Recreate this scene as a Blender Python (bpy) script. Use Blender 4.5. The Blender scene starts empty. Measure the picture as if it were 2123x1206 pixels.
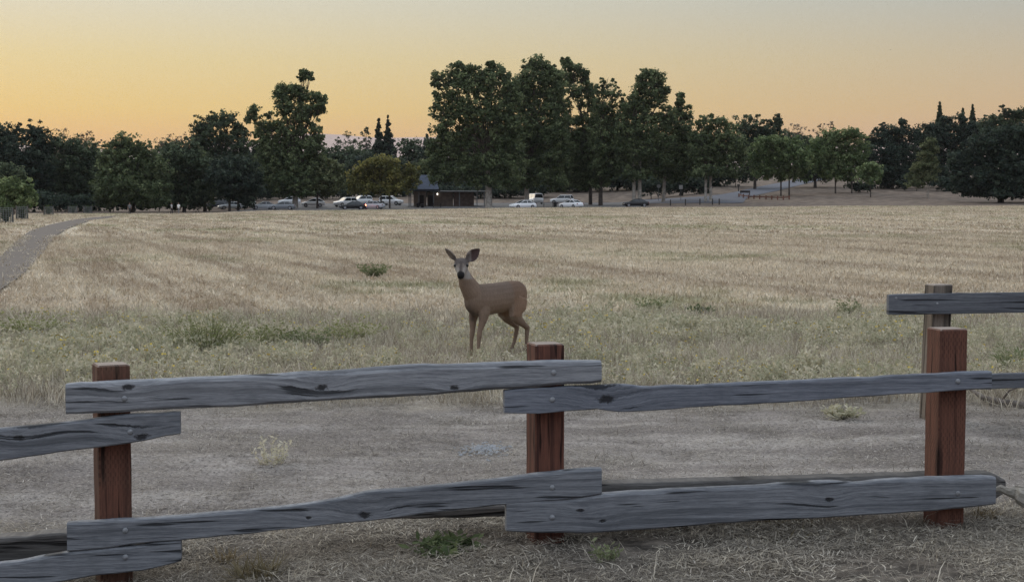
import bpy, bmesh, math, random
import numpy as np
from mathutils import Vector, Matrix, noise as mnoise

SC = bpy.context.scene
COL = SC.collection
rad = math.radians

# ------------------------------------------------------------------ camera
FPX, CX, CY, CAMH = 3066.0, 1061.5, 603.0, 1.65
PITCH = math.atan((CY - 425.0) / FPX)
cam = bpy.data.cameras.new('camera')
cam.sensor_width = 36.0
cam.lens = 36.0 * FPX / 2123.0
cam.clip_start, cam.clip_end = 0.1, 40000.0
cam_ob = bpy.data.objects.new('camera', cam)
COL.objects.link(cam_ob)
cam_ob.location = (0, 0, CAMH)
cam_ob.rotation_euler = (math.pi / 2 - PITCH, 0, 0)
SC.camera = cam_ob

# ------------------------------------------------------------------ world: clear after-sunset sky, overhead brightened beyond real dusk to light the ground
SUN_AZ = rad(-32.0)            # sunset glow, left of the view direction (+Y)
SUN_EL = rad(24.0)
world = bpy.data.worlds.new('World')
SC.world = world
world.use_nodes = True
wt = world.node_tree
wt.nodes.clear()


def wn(t, **kw):
    n = wt.nodes.new(t)
    for k, v in kw.items():
        setattr(n, k, v)
    return n


def wmath(op, a, b=None):
    n = wn('ShaderNodeMath', operation=op)
    for i, v in enumerate((a, b)):
        if v is None:
            continue
        if isinstance(v, (int, float)):
            n.inputs[i].default_value = v
        else:
            wt.links.new(v, n.inputs[i])
    return n.outputs[0]


def wramp(fac, stops):
    n = wn('ShaderNodeValToRGB')
    el = n.color_ramp.elements
    while len(el) < len(stops):
        el.new(0.5)
    for e, (p, c) in zip(el, stops):
        e.position = p
        e.color = (*c, 1)
    wt.links.new(fac, n.inputs[0])
    return n.outputs[0]


_geo = wn('ShaderNodeTexCoord')
_sep = wn('ShaderNodeSeparateXYZ')
wt.links.new(_geo.outputs['Generated'], _sep.inputs[0])
_hor = wmath('SQRT', wmath('ADD', wmath('MULTIPLY', _sep.outputs[0], _sep.outputs[0]),
                           wmath('MULTIPLY', _sep.outputs[1], _sep.outputs[1])))
_elev = wmath('ARCTAN2', _sep.outputs[2], _hor)
_e = wmath('POWER', wmath('MAXIMUM', wmath('DIVIDE', _elev, math.pi / 2), 0.0), 0.5)   # 0 horizon .. 1 zenith
_dot = wmath('ADD', wmath('MULTIPLY', _sep.outputs[0], math.sin(SUN_AZ)),
             wmath('MULTIPLY', _sep.outputs[1], math.cos(SUN_AZ)))
_cosaz = wmath('DIVIDE', _dot, wmath('MAXIMUM', _hor, 0.001))
_t = wmath('POWER', wmath('MULTIPLY', wmath('ADD', _cosaz, 1.0), 0.5), 4.0)


def ep(deg):
    return math.sqrt(deg / 90.0)


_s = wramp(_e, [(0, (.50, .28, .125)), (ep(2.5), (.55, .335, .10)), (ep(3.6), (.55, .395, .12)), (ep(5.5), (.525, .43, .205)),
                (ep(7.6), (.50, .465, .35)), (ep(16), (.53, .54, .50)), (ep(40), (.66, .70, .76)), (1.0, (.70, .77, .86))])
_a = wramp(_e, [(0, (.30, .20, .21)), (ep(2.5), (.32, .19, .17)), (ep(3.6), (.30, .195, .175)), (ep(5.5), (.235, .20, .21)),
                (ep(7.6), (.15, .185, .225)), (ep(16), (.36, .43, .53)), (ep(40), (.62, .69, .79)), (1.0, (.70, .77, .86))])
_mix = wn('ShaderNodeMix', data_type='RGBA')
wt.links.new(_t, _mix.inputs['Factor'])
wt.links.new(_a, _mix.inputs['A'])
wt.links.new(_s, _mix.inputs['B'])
_sky = wn('ShaderNodeTexSky', sky_type='NISHITA')
_sky.sun_disc = False
_sky.sun_elevation = rad(-1.0)
_sky.sun_rotation = SUN_AZ
_bg1 = wn('ShaderNodeBackground')
_bg2 = wn('ShaderNodeBackground')
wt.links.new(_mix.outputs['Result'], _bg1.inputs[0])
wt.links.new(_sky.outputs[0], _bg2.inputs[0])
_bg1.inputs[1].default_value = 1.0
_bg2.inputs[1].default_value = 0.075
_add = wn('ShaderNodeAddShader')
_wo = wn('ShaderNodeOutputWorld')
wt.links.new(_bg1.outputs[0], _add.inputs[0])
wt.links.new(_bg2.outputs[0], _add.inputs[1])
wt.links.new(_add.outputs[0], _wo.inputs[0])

# ------------------------------------------------------------------ sun (a soft after-glow from the sunset side) and exposure
sun = bpy.data.lights.new('sun', 'SUN')
sun.energy = 0.9
sun.angle = rad(35.0)
sun.color = (1.0, 0.87, 0.70)
sun_ob = bpy.data.objects.new('sun', sun)
COL.objects.link(sun_ob)
_sd = Vector((math.sin(SUN_AZ) * math.cos(SUN_EL), math.cos(SUN_AZ) * math.cos(SUN_EL), math.sin(SUN_EL)))
sun_ob.rotation_euler = _sd.to_track_quat('Z', 'Y').to_euler()
sun_ob.location = (-20, 0, 30)

vs = SC.view_settings
vs.view_transform, vs.look, vs.exposure, vs.gamma, vs.use_curve_mapping = 'Standard', 'None', 0.45, 1.0, False
SC.cycles.max_bounces = 5
SC.cycles.diffuse_bounces = 3
SC.cycles.glossy_bounces = 2
SC.cycles.transmission_bounces = 2
SC.cycles.volume_bounces = 0
SC.cycles.use_denoising = True
SC.cycles.denoiser = 'OPENIMAGEDENOISE'
SC.cycles.denoising_input_passes = 'RGB_ALBEDO_NORMAL'
SC.cycles.denoising_prefilter = 'NONE'

# ------------------------------------------------------------------ pixel and terrain helpers
_f = Vector((0, math.cos(PITCH), -math.sin(PITCH)))
_u = Vector((0, math.sin(PITCH), math.cos(PITCH)))


def ray(px, py):
    d = Vector((1, 0, 0)) * (px - CX) + _u * (CY - py) + _f * FPX
    return d / d.y


def at(px, py, Y):
    return Vector((0, 0, CAMH)) + ray(px, py) * Y


_TD = np.array([235, 248, 268, 285, 300, 330, 360, 400, 600, 1500, 20000.])
_TU = np.array([-400, 380, 600, 1250, 1480, 1800, 3000.])
_TH = np.array([
    [.20, .25, .35, .5, .7, 1.2, 2.0, 3.0, 5, 5, -20],
    [.28, .30, .40, .6, .8, 1.4, 2.2, 3.2, 5, 5, -20],
    [.75, .65, .90, 1.6, 1.8, 3.2, 4.4, 5.8, 9, 9, -20],
    [1.22, 1.0, 1.15, 1.7, 1.9, 4.2, 5.8, 7.6, 13, 13, -20],
    [1.27, 1.2, 2.1, 3.2, 4.0, 5.6, 7.2, 9.2, 15, 16, -20],
    [1.45, 1.9, 2.8, 3.6, 4.4, 6.0, 7.6, 10.0, 14, 16, -20],
    [1.7, 2.4, 3.4, 4.4, 5.4, 7.5, 9.5, 12.0, 17, 20, -20]])


def ground(x, y):
    """terrain height, works on arrays"""
    x = np.asarray(x, float)
    y = np.asarray(y, float)
    u = np.clip(x / np.maximum(y, 5.0) * FPX + CX, _TU[0], _TU[-1])
    iu = np.clip(np.searchsorted(_TU, u, side='right') - 1, 0, len(_TU) - 2)
    fu = (u - _TU[iu]) / (_TU[iu + 1] - _TU[iu])
    fu = fu * fu * (3 - 2 * fu)
    d = np.clip(y, _TD[0], _TD[-1])
    idd = np.clip(np.searchsorted(_TD, d, side='right') - 1, 0, len(_TD) - 2)
    fd = (d - _TD[idd]) / (_TD[idd + 1] - _TD[idd])
    h = ((_TH[iu, idd] * (1 - fd) + _TH[iu, idd + 1] * fd) * (1 - fu) +
         (_TH[iu + 1, idd] * (1 - fd) + _TH[iu + 1, idd + 1] * fd) * fu)
    s = np.clip((y - 40) / 195.0, 0, 1)
    s = s * s * (3 - 2 * s)
    dl = np.clip((.3 - x) / 2.4, 0, 1)
    dn = np.clip((9.6 - y) / 2.4, 0, 1)
    return h * s - .15 * dl * dl * (3 - 2 * dl) * dn * dn * (3 - 2 * dn)


def G(x, y):
    return float(ground(x, y))


def hit(px, py):
    """where the sight line through a pixel meets the terrain"""
    d = ray(px, py)
    t, step = 4.0, 0.25
    while t < 900:
        p = Vector((0, 0, CAMH)) + d * t
        if p.z <= G(p.x, p.y):
            lo, hi = t - step, t
            for _ in range(18):
                m = (lo + hi) / 2
                p = Vector((0, 0, CAMH)) + d * m
                if p.z <= G(p.x, p.y):
                    hi = m
                else:
                    lo = m
            return p
        t += step
        step = max(0.25, t * 0.012)
    return Vector((0, 0, CAMH)) + d * 300


def stand(px, Y):
    """ground point on pixel column px at distance Y"""
    z = 0.5
    for _ in range(4):
        dep = Y * math.cos(PITCH) + (CAMH - z) * math.sin(PITCH)
        x = (px - CX) / FPX * dep
        z = G(x, Y)
    return Vector((x, Y, z))


# ------------------------------------------------------------------ object helpers
def tag(o, label=None, cat=None, group=None, kind=None):
    if label:
        o['label'] = label
    if cat:
        o['category'] = cat
    if group:
        o['group'] = group
    if kind:
        o['kind'] = kind
    return o


def thing(name, loc=(0, 0, 0), rz=0.0):
    o = bpy.data.objects.new(name, None)
    o.empty_display_size = 0.2
    COL.objects.link(o)
    o.location = loc
    o.rotation_euler = (0, 0, rz)
    return o


def obj(name, me, parent=None, mat=None, loc=None):
    o = bpy.data.objects.new(name, me)
    COL.objects.link(o)
    if mat is not None:
        me.materials.clear()
        me.materials.append(mat)
    if parent is not None:
        o.parent = parent
    if loc is not None:
        o.location = loc
    return o


def copy_tree(o, parent=None):
    c = o.copy()
    COL.objects.link(c)
    c.parent = parent
    for ch in o.children:
        copy_tree(ch, c)
    return c


def quick_mesh(name, V, F, smooth=False):
    """V (n,3), F (m,k) arrays"""
    V = np.asarray(V, np.float32)
    F = np.asarray(F, np.int32)
    me = bpy.data.meshes.new(name)
    m, k = F.shape
    me.vertices.add(len(V))
    me.vertices.foreach_set('co', V.ravel())
    me.loops.add(m * k)
    me.loops.foreach_set('vertex_index', F.ravel())
    me.polygons.add(m)
    me.polygons.foreach_set('loop_start', np.arange(0, m * k, k, dtype=np.int32))
    me.polygons.foreach_set('loop_total', np.full(m, k, np.int32))
    if smooth:
        me.polygons.foreach_set('use_smooth', np.ones(m, bool))
    me.update(calc_edges=True)
    return me


class MB:
    def __init__(s):
        s.v, s.f = [], []

    def box(s, x0, x1, y0, y1, z0, z1, taper=0.0):
        b = len(s.v)
        t = taper
        s.v += [(x0, y0, z0), (x1, y0, z0), (x1, y1, z0), (x0, y1, z0),
                (x0 + t, y0 + t, z1), (x1 - t, y0 + t, z1), (x1 - t, y1 - t, z1), (x0 + t, y1 - t, z1)]
        s.f += [(b, b + 3, b + 2, b + 1), (b + 4, b + 5, b + 6, b + 7), (b, b + 1, b + 5, b + 4),
                (b + 1, b + 2, b + 6, b + 5), (b + 2, b + 3, b + 7, b + 6), (b + 3, b, b + 4, b + 7)]
        return s

    def rings(s, rings, cap=True):
        b = len(s.v)
        n = len(rings[0])
        for r in rings:
            s.v += [tuple(p) for p in r]
        for i in range(len(rings) - 1):
            for j in range(n):
                j2 = (j + 1) % n
                s.f.append((b + i * n + j, b + i * n + j2, b + (i + 1) * n + j2, b + (i + 1) * n + j))
        if cap:
            s.f.append(tuple(b + j for j in range(n - 1, -1, -1)))
            e = b + (len(rings) - 1) * n
            s.f.append(tuple(e + j for j in range(n)))
        return s

    def tube(s, pts, radii, n=6, flat=1.0, cap=True, upv=None):
        pts = [Vector(p) for p in pts]
        rg = []
        prev = None
        for i, p in enumerate(pts):
            a = pts[max(i - 1, 0)]
            c = pts[min(i + 1, len(pts) - 1)]
            t = (c - a)
            if t.length < 1e-9:
                t = Vector((0, 0, 1))
            t.normalize()
            if prev is None:
                ref = Vector(upv) if upv else (Vector((1, 0, 0)) if abs(t.x) < 0.8 else Vector((0, 1, 0)))
            else:
                ref = prev
            e1 = (ref - t * ref.dot(t))
            if e1.length < 1e-6:
                e1 = t.orthogonal()
            e1.normalize()
            prev = e1
            e2 = t.cross(e1)
            r = radii[i] if hasattr(radii, '__len__') else radii
            ra, rb = r if hasattr(r, '__len__') else (r, r * flat)
            rg.append([p + e1 * (ra * math.cos(2 * math.pi * k / n)) + e2 * (rb * math.sin(2 * math.pi * k / n)) for k in range(n)])
        return s.rings(rg, cap)

    def ball(s, c, r, nu=10, nv=7):
        c = Vector(c)
        rx, ry, rz = r if hasattr(r, '__len__') else (r, r, r)
        rg = []
        for i in range(nv + 1):
            th = math.pi * (0.02 + 0.96 * i / nv)
            rg.append([c + Vector((rx * math.sin(th) * math.cos(2 * math.pi * k / nu),
                                   ry * math.sin(th) * math.sin(2 * math.pi * k / nu), -rz * math.cos(th))) for k in range(nu)])
        return s.rings(rg)

    def mesh(s, name, smooth=False):
        me = bpy.data.meshes.new(name)
        me.from_pydata([tuple(v) for v in s.v], [], s.f)
        if smooth:
            me.polygons.foreach_set('use_smooth', [True] * len(me.polygons))
        me.update()
        return me

    def build(s, name, mat, parent=None, smooth=False, loc=None):
        return obj(name, s.mesh(name, smooth), parent, mat, loc)


# ------------------------------------------------------------------ material helpers
class NT:
    def __init__(s, tree):
        s.t = tree

    def n(s, typ, **kw):
        n = s.t.nodes.new(typ)
        for k, v in kw.items():
            setattr(n, k, v)
        return n

    def put(s, sock, v):
        if v is None:
            return
        if isinstance(v, bpy.types.NodeSocket):
            s.t.links.new(v, sock)
        elif isinstance(v, (tuple, list)) and sock.type == 'RGBA':
            sock.default_value = (*v[:3], 1)
        else:
            sock.default_value = v

    def math(s, op, a, b=None, c=None, clamp=False):
        n = s.n('ShaderNodeMath', operation=op, use_clamp=clamp)
        for i, v in enumerate((a, b, c)):
            s.put(n.inputs[i], v)
        return n.outputs[0]

    def vmath(s, op, a, b=None):
        n = s.n('ShaderNodeVectorMath', operation=op)
        s.put(n.inputs[0], a)
        s.put(n.inputs[1], b)
        return n.outputs[0] if op not in ('LENGTH', 'DOT_PRODUCT', 'DISTANCE') else n.outputs[1]

    def noise(s, vec, scale, detail=4, rough=0.55, dist=0.0):
        n = s.n('ShaderNodeTexNoise')
        s.put(n.inputs['Vector'], vec)
        n.inputs['Scale'].default_value = scale
        n.inputs['Detail'].default_value = detail
        n.inputs['Roughness'].default_value = rough
        n.inputs['Distortion'].default_value = dist
        return n.outputs[0]

    def mapping(s, vec, loc=(0, 0, 0), rot=(0, 0, 0), scale=(1, 1, 1)):
        n = s.n('ShaderNodeMapping')
        s.put(n.inputs[0], vec)
        n.inputs[1].default_value, n.inputs[2].default_value, n.inputs[3].default_value = loc, rot, scale
        return n.outputs[0]

    def mix(s, fac, a, b, mode='MIX'):
        n = s.n('ShaderNodeMix', data_type='RGBA', blend_type=mode)
        s.put(n.inputs['Factor'], fac)
        s.put(n.inputs['A'], a)
        s.put(n.inputs['B'], b)
        return n.outputs['Result']

    def step(s, v, lo, hi):
        n = s.n('ShaderNodeMapRange', interpolation_type='SMOOTHSTEP')
        s.put(n.inputs[0], v)
        s.put(n.inputs[1], lo)
        s.put(n.inputs[2], hi)
        return n.outputs[0]

    def ramp(s, fac, stops):
        n = s.n('ShaderNodeValToRGB')
        el = n.color_ramp.elements
        while len(el) < len(stops):
            el.new(0.5)
        for e, (p, c) in zip(el, stops):
            e.position = p
            e.color = (*c, 1)
        s.put(n.inputs[0], fac)
        return n.outputs[0]

    def xyz(s, vec):
        n = s.n('ShaderNodeSeparateXYZ')
        s.put(n.inputs[0], vec)
        return n.outputs

    def comb(s, x, y, z):
        n = s.n('ShaderNodeCombineXYZ')
        for i, v in enumerate((x, y, z)):
            s.put(n.inputs[i], v)
        return n.outputs[0]

    def bump(s, h, strength=0.5, dist=0.02):
        n = s.n('ShaderNodeBump')
        n.inputs['Strength'].default_value = strength
        n.inputs['Distance'].default_value = dist
        s.put(n.inputs['Height'], h)
        return n.outputs[0]


def mat(name, build, rough=0.85, spec=0.2, metal=0.0):
    """build(nt) -> dict(color=, normal=, rough=, trans=, emit=)"""
    m = bpy.data.materials.new(name)
    m.use_nodes = True
    nt = NT(m.node_tree)
    bs = m.node_tree.nodes['Principled BSDF']
    r = build(nt) if callable(build) else {'color': build}
    nt.put(bs.inputs['Base Color'], r['color'])
    nt.put(bs.inputs['Roughness'], r.get('rough', rough))
    bs.inputs['Specular IOR Level'].default_value = r.get('spec', spec)
    bs.inputs['Metallic'].default_value = metal
    if 'normal' in r:
        nt.put(bs.inputs['Normal'], r['normal'])
    if 'emit' in r:
        nt.put(bs.inputs['Emission Color'], r['emit'][0])
        bs.inputs['Emission Strength'].default_value = r['emit'][1]
    if 'trans' in r:
        out = m.node_tree.nodes['Material Output']
        tr = nt.n('ShaderNodeBsdfTranslucent')
        nt.put(tr.inputs[0], r['trans'][1])
        mx = nt.n('ShaderNodeMixShader')
        mx.inputs[0].default_value = r['trans'][0]
        nt.t.links.new(bs.outputs[0], mx.inputs[1])
        nt.t.links.new(tr.outputs[0], mx.inputs[2])
        nt.t.links.new(mx.outputs[0], out.inputs[0])
    return m


def obj_rand(nt):
    return nt.n('ShaderNodeObjectInfo').outputs['Random']


def simple(name, c, var=0.25, scale=3.0, rough=0.8, spec=0.2, metal=0.0):
    def b(nt):
        p = nt.n('ShaderNodeTexCoord').outputs['Object']
        f = nt.noise(p, scale, 5, 0.6)
        d = tuple(x * (1 - var) for x in c)
        l = tuple(min(1, x * (1 + var)) for x in c)
        return {'color': nt.mix(nt.step(f, .3, .7), d, l), 'rough': rough, 'spec': spec}
    return mat(name, b, metal=metal)


# ------------------------------------------------------------------ ground: colours by place (dirt track, weeds, mown field, hillside)
MOW = math.atan2(0.313, 0.95)       # mower rows run away from the viewer, a little to the left


def field_colour(nt):
    P = nt.n('ShaderNodeNewGeometry').outputs['Position']
    x, y, z = nt.xyz(P)
    flat = nt.comb(x, y, 0.0)
    wob = nt.noise(flat, 0.35, 3)
    wob2 = nt.noise(flat, 1.7, 4)
    yy = nt.math('ADD', y, nt.math('MULTIPLY', nt.math('SUBTRACT', wob, .5), 3.0))
    yn = nt.math('ADD', y, nt.math('MULTIPLY', nt.math('SUBTRACT', wob2, .5), 1.6))
    # mown field: patches, rows and short streaks
    big = nt.noise(flat, 0.06, 4, .6)
    mid = nt.noise(flat, 0.45, 4, .65)
    rot_ = nt.mapping(flat, rot=(0, 0, -MOW))
    rows = nt.noise(nt.mapping(rot_, scale=(.55, .035, 1)), 1.0, 3, .6)
    rows2 = nt.noise(nt.mapping(rot_, scale=(2.2, .16, 1)), 1.0, 4, .65)
    tan = nt.mix(nt.step(rows, .38, .62), (.37, .30, .22), (.54, .465, .355))
    tan = nt.mix(nt.math('MULTIPLY', nt.step(rows2, .45, .7), .75), tan, (.64, .575, .46))
    tan = nt.mix(nt.math('MULTIPLY', nt.step(mid, .48, .72), .6), tan, (.38, .30, .23))
    gm = nt.math('MULTIPLY', nt.step(nt.math('ADD', nt.math('MULTIPLY', big, .6), nt.math('MULTIPLY', mid, .4)), .50, .62), .7)
    tan = nt.mix(gm, tan, (.24, .25, .13))
    # weedy margin
    weed = nt.mix(nt.step(mid, .35, .65), (.30, .27, .19), (.46, .41, .31))
    # dirt track
    dn = nt.noise(flat, 6.0, 5, .7)
    ds = nt.noise(nt.mapping(flat, rot=(0, 0, .12), scale=(.25, 1.6, 1)), 1.5, 5, .65)
    dirt = nt.mix(nt.step(ds, .38, .66), (.22, .195, .18), (.39, .355, .325))
    dirt = nt.mix(nt.math('MULTIPLY', nt.step(dn, .5, .75), .6), dirt, (.16, .14, .13))
    df = nt.noise(flat, 38.0, 4, .8)
    dirt = nt.mix(nt.math('MULTIPLY', nt.step(df, .52, .62), .85), dirt, (.075, .068, .063))
    dirt = nt.mix(nt.math('MULTIPLY', nt.math('SUBTRACT', 1.0, nt.step(df, .36, .45)), .6), dirt, (.52, .48, .43))
    fore = nt.mix(nt.step(dn, .35, .68), (.06, .052, .045), (.21, .18, .15))
    fore = nt.mix(nt.math('MULTIPLY', nt.step(mid, .55, .7), .5), fore, (.13, .13, .14))
    # hillside and verge beyond the field
    hill = nt.mix(nt.step(mid, .35, .7), (.11, .086, .070), (.245, .195, .155))
    c = nt.mix(nt.step(yn, 7.5, 8.4), fore, dirt)
    c = nt.mix(nt.step(yn, 11.5, 12.8), c, (.42, .37, .29))
    c = nt.mix(nt.step(yn, 12.8, 13.6), c, weed)
    c = nt.mix(nt.step(yy, 18.5, 23.0), c, tan)
    u = nt.math('DIVIDE', x, y)
    edge = nt.math('SUBTRACT', 236.0, nt.math('MULTIPLY', nt.math('MAXIMUM', nt.math('SUBTRACT', u, .15), 0.0), 60.0))
    c = nt.mix(nt.step(nt.math('SUBTRACT', yy, edge), 0.0, 6.0), c, hill)
    return c, P


def _gmat(nt):
    c, P = field_colour(nt)
    h = nt.noise(P, 22.0, 5, .7)
    return {'color': c, 'normal': nt.bump(h, .7, .03), 'rough': .95, 'spec': .1}


M = {}
M['ground'] = mat('dry_field_earth', _gmat)

# rows: fine near the fence, then geometric to the horizon
_rows = list(np.arange(-14, 5, 0.8)) + list(np.arange(5, 14, 0.07)) + list(np.arange(14, 30, .4))
_d = 30.0
while _d < 20000:
    _rows.append(_d)
    _d *= 1.022
    if 225 < _d < 420:
        _d = _rows[-1] + 3.0
_rows = np.array(_rows)
_cols = np.concatenate([np.linspace(-2.2, -.5, 30)[:-1], np.linspace(-.5, .5, 260), np.linspace(.5, 2.2, 30)[1:]])
GX = np.outer(np.maximum(_rows, 0) + 8.0, _cols) * np.where(np.abs(_cols) > .5, 1.0, 1.0)
GY = np.repeat(_rows[:, None], len(_cols), 1)
GZ = ground(GX, GY)
_amp = np.where(GY < 13.5, 1.0, np.where(GY < 40, .6, 0.0))
for i in range(GX.shape[0]):
    if _rows[i] < 4 or _rows[i] > 40:
        continue
    for j in range(GX.shape[1]):
        if abs(_cols[j]) > .5:
            continue
        p = Vector((GX[i, j], GY[i, j], 0))
        GZ[i, j] += _amp[i, j] * (0.030 * mnoise.noise(p * 1.3) + 0.016 * mnoise.noise(p * 5.0) + 0.010 * mnoise.noise(p * 13.0))
nr, nc = GX.shape
_idx = np.arange(nr * nc).reshape(nr, nc)
_F = np.stack([_idx[:-1, :-1], _idx[:-1, 1:], _idx[1:, 1:], _idx[1:, :-1]], -1).reshape(-1, 4)
g_ob = obj('ground', quick_mesh('ground', np.stack([GX, GY, GZ], -1).reshape(-1, 3), _F, True), None, M['ground'])
tag(g_ob, 'dry mown grass field with bare dirt track along the fence', 'ground', kind='structure')


def ribbon(name, left, right, lift, m, label, cat, n=40):
    """a paved strip on the terrain between two pixel polylines"""
    def dense(pts):
        P = [hit(*p) for p in pts]
        L = np.cumsum([0] + [(P[i + 1] - P[i]).length for i in range(len(P) - 1)])
        s = np.linspace(0, L[-1], n)
        return np.stack([np.interp(s, L, [p.x for p in P]), np.interp(s, L, [p.y for p in P])], -1)
    A, B = dense(left), dense(right)
    k = 7
    V = []
    for i in range(n):
        for j in range(k):
            q = A[i] * (1 - j / (k - 1)) + B[i] * (j / (k - 1))
            V.append((q[0], q[1], G(*q) + lift))
    F = [(i * k + j, i * k + j + 1, (i + 1) * k + j + 1, (i + 1) * k + j) for i in range(n - 1) for j in range(k - 1)]
    o = obj(name, quick_mesh(name, V, F, True), None, m)
    tag(o, label, cat, kind='structure')
    return A, B


def _asph(c0, c1):
    def b(nt):
        P = nt.n('ShaderNodeNewGeometry').outputs['Position']
        f = nt.noise(P, 0.6, 5, .7)
        g = nt.noise(P, 9.0, 4, .7)
        return {'color': nt.mix(nt.math('ADD', nt.math('MULTIPLY', f, .6), nt.math('MULTIPLY', g, .4)), c0, c1),
                'rough': .9, 'normal': nt.bump(g, .4, .03)}
    return b


M['path'] = mat('packed_gravel', _asph((.075, .064, .058), (.165, .145, .132)))
M['asphalt'] = mat('faded_asphalt', _asph((.095, .102, .122), (.165, .172, .20)))
M['lot'] = mat('parking_asphalt', _asph((.09, .09, .095), (.17, .165, .16)))
PATH_A, PATH_B = ribbon('footpath', [(-170, 660), (-60, 575), (0, 535), (30, 505), (62, 480), (102, 467), (150, 456.5), (192, 451.5), (240, 448)],
       [(-170, 760), (-60, 650), (0, 605), (48, 572), (92, 522), (116, 490), (142, 474), (188, 457.5), (240, 450)], .045, M['path'],
       'grey gravel footpath curving away along the left of the field', 'path', 60)
ribbon('road', [(1330, 413.5), (1400, 411.5), (1460, 408), (1500, 403), (1540, 395), (1575, 387), (1612, 380), (1660, 371), (1705, 364)],
       [(1330, 423), (1400, 422), (1480, 421.5), (1540, 421), (1548, 411), (1578, 403), (1618, 394.5), (1668, 382), (1715, 371)], .06, M['asphalt'],
       'grey blue asphalt road climbing the hillside between trees', 'road', 70)
# parking lot: a patch following the terrain beyond the field
_px = np.linspace(-48, 24, 60)
_py = np.linspace(249, 302, 36)
_X, _Y = np.meshgrid(_px, _py)
_Z = ground(_X, _Y) + .05
_i = np.arange(_X.size).reshape(_X.shape)
_F = np.stack([_i[:-1, :-1], _i[:-1, 1:], _i[1:, 1:], _i[1:, :-1]], -1).reshape(-1, 4)
tag(obj('parking_lot', quick_mesh('parking_lot', np.stack([_X, _Y, _Z], -1).reshape(-1, 3), _F, True), None, M['lot']),
    'asphalt parking lot beyond the far edge of the field', 'parking lot', kind='structure')


# ------------------------------------------------------------------ grass and litter (scattered tufts)
rng = np.random.default_rng(7)


def blades(n, r, hmin, hmax, w, lean, curl=0.4, flatness=0.0, seed=0, leaf=False):
    """a tuft mesh: n thin bent blades within radius r"""
    g = np.random.default_rng(seed)
    V, F = [], []
    for _ in range(n):
        a = g.uniform(0, 2 * math.pi)
        q = r * math.sqrt(g.uniform())
        b = np.array([q * math.cos(a), q * math.sin(a), 0.0])
        h = g.uniform(hmin, hmax)
        az = g.uniform(0, 2 * math.pi)
        ln = lean * g.uniform(.3, 1.3)
        if g.uniform() < flatness:
            ln = g.uniform(1.25, 1.52)
            b[2] = g.uniform(.003, .03)
        d = np.array([math.cos(az) * math.sin(ln), math.sin(az) * math.sin(ln), math.cos(ln)])
        side = np.array([-math.sin(az + g.uniform(-.8, .8)), math.cos(az), 0.0])
        ww = w * g.uniform(.6, 1.4)
        p1 = b + d * h * .5
        d2 = d + np.array([math.cos(az), math.sin(az), -curl]) * curl * g.uniform(0, 1)
        p2 = p1 + d2 / np.linalg.norm(d2) * h * .5
        k = len(V)
        V += [b - side * ww * .5, b + side * ww * .5, p1 - side * ww * .5, p1 + side * ww * .5, p2 - side * ww * .15, p2 + side * ww * .15]
        F += [(k, k + 1, k + 3, k + 2), (k + 2, k + 3, k + 5, k + 4)]
    return np.array(V), np.array(F)


def weed_plant(n, h, spread, leaf, seed, flowers=0, w=.005, lw=.4):
    """upright stems with small leaves; returns stems, leaves, flowers"""
    g = np.random.default_rng(seed)
    SV, SF, LV, LF, FV, FF = [], [], [], [], [], []

    def quad(V, F, c, a, b):
        k = len(V)
        V += [c - a * .5, c + b * .5 + a * .1, c + a * .5, c - b * .5 + a * .1]
        F.append((k, k + 1, k + 2, k + 3))

    for _ in range(n):
        az = g.uniform(0, 2 * math.pi)
        ln = spread * math.sqrt(g.uniform())
        b = np.array([math.cos(az), math.sin(az), 0]) * g.uniform(0, .06)
        d = np.array([math.cos(az) * math.sin(ln), math.sin(az) * math.sin(ln), math.cos(ln)])
        hh = h * g.uniform(.55, 1.1)
        bend = np.array([g.uniform(-.2, .2), g.uniform(-.2, .2), 0]) * hh
        side = np.array([g.uniform(-1, 1), g.uniform(-1, 1), 0.0])
        side /= max(np.linalg.norm(side), .1)
        pts = [b + d * hh * t + bend * t * t for t in (0, .35, .7, 1)]
        for i in range(3):
            k = len(SV)
            w0, w1 = w * (1 - .27 * i), w * (1 - .27 * (i + 1))
            SV += [pts[i] - side * w0, pts[i] + side * w0, pts[i + 1] + side * w1, pts[i + 1] - side * w1]
            SF.append((k, k + 1, k + 2, k + 3))
        for _l in range(int(g.integers(5, 11))):
            t = g.uniform(.12, 1)
            c = b + d * hh * t + bend * t * t
            o = g.normal(size=3)
            o[2] = abs(o[2]) * .8
            o /= np.linalg.norm(o)
            s = leaf * g.uniform(.6, 1.3)
            x = np.cross(o, g.normal(size=3))
            x /= np.linalg.norm(x)
            quad(LV, LF, c + o * s * .5, o * s, x * s * lw)
        if g.uniform() < flowers:
            c = pts[-1]
            for _q in range(2):
                o = g.normal(size=3)
                o /= np.linalg.norm(o)
                x = np.cross(o, g.normal(size=3))
                x /= np.linalg.norm(x)
                quad(FV, FF, c + g.normal(size=3) * .008, o * .022, x * .022)
    return (SV, SF), (LV, LF), (FV, FF)


def multi_mesh(name, parts):
    """parts: list of ((V,F), material)"""
    V, F, MI, mats = [], [], [], []
    b = 0
    for (v, f), m in parts:
        if len(v) == 0:
            continue
        V.append(np.asarray(v, float))
        F.append(np.asarray(f, int) + b)
        b += len(v)
        MI += [len(mats)] * len(f)
        mats.append(m)
    me = quick_mesh(name, np.concatenate(V), np.concatenate(F))
    for m in mats:
        me.materials.append(m)
    me.polygons.foreach_set('material_index', np.array(MI, np.int32))
    return me


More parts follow.
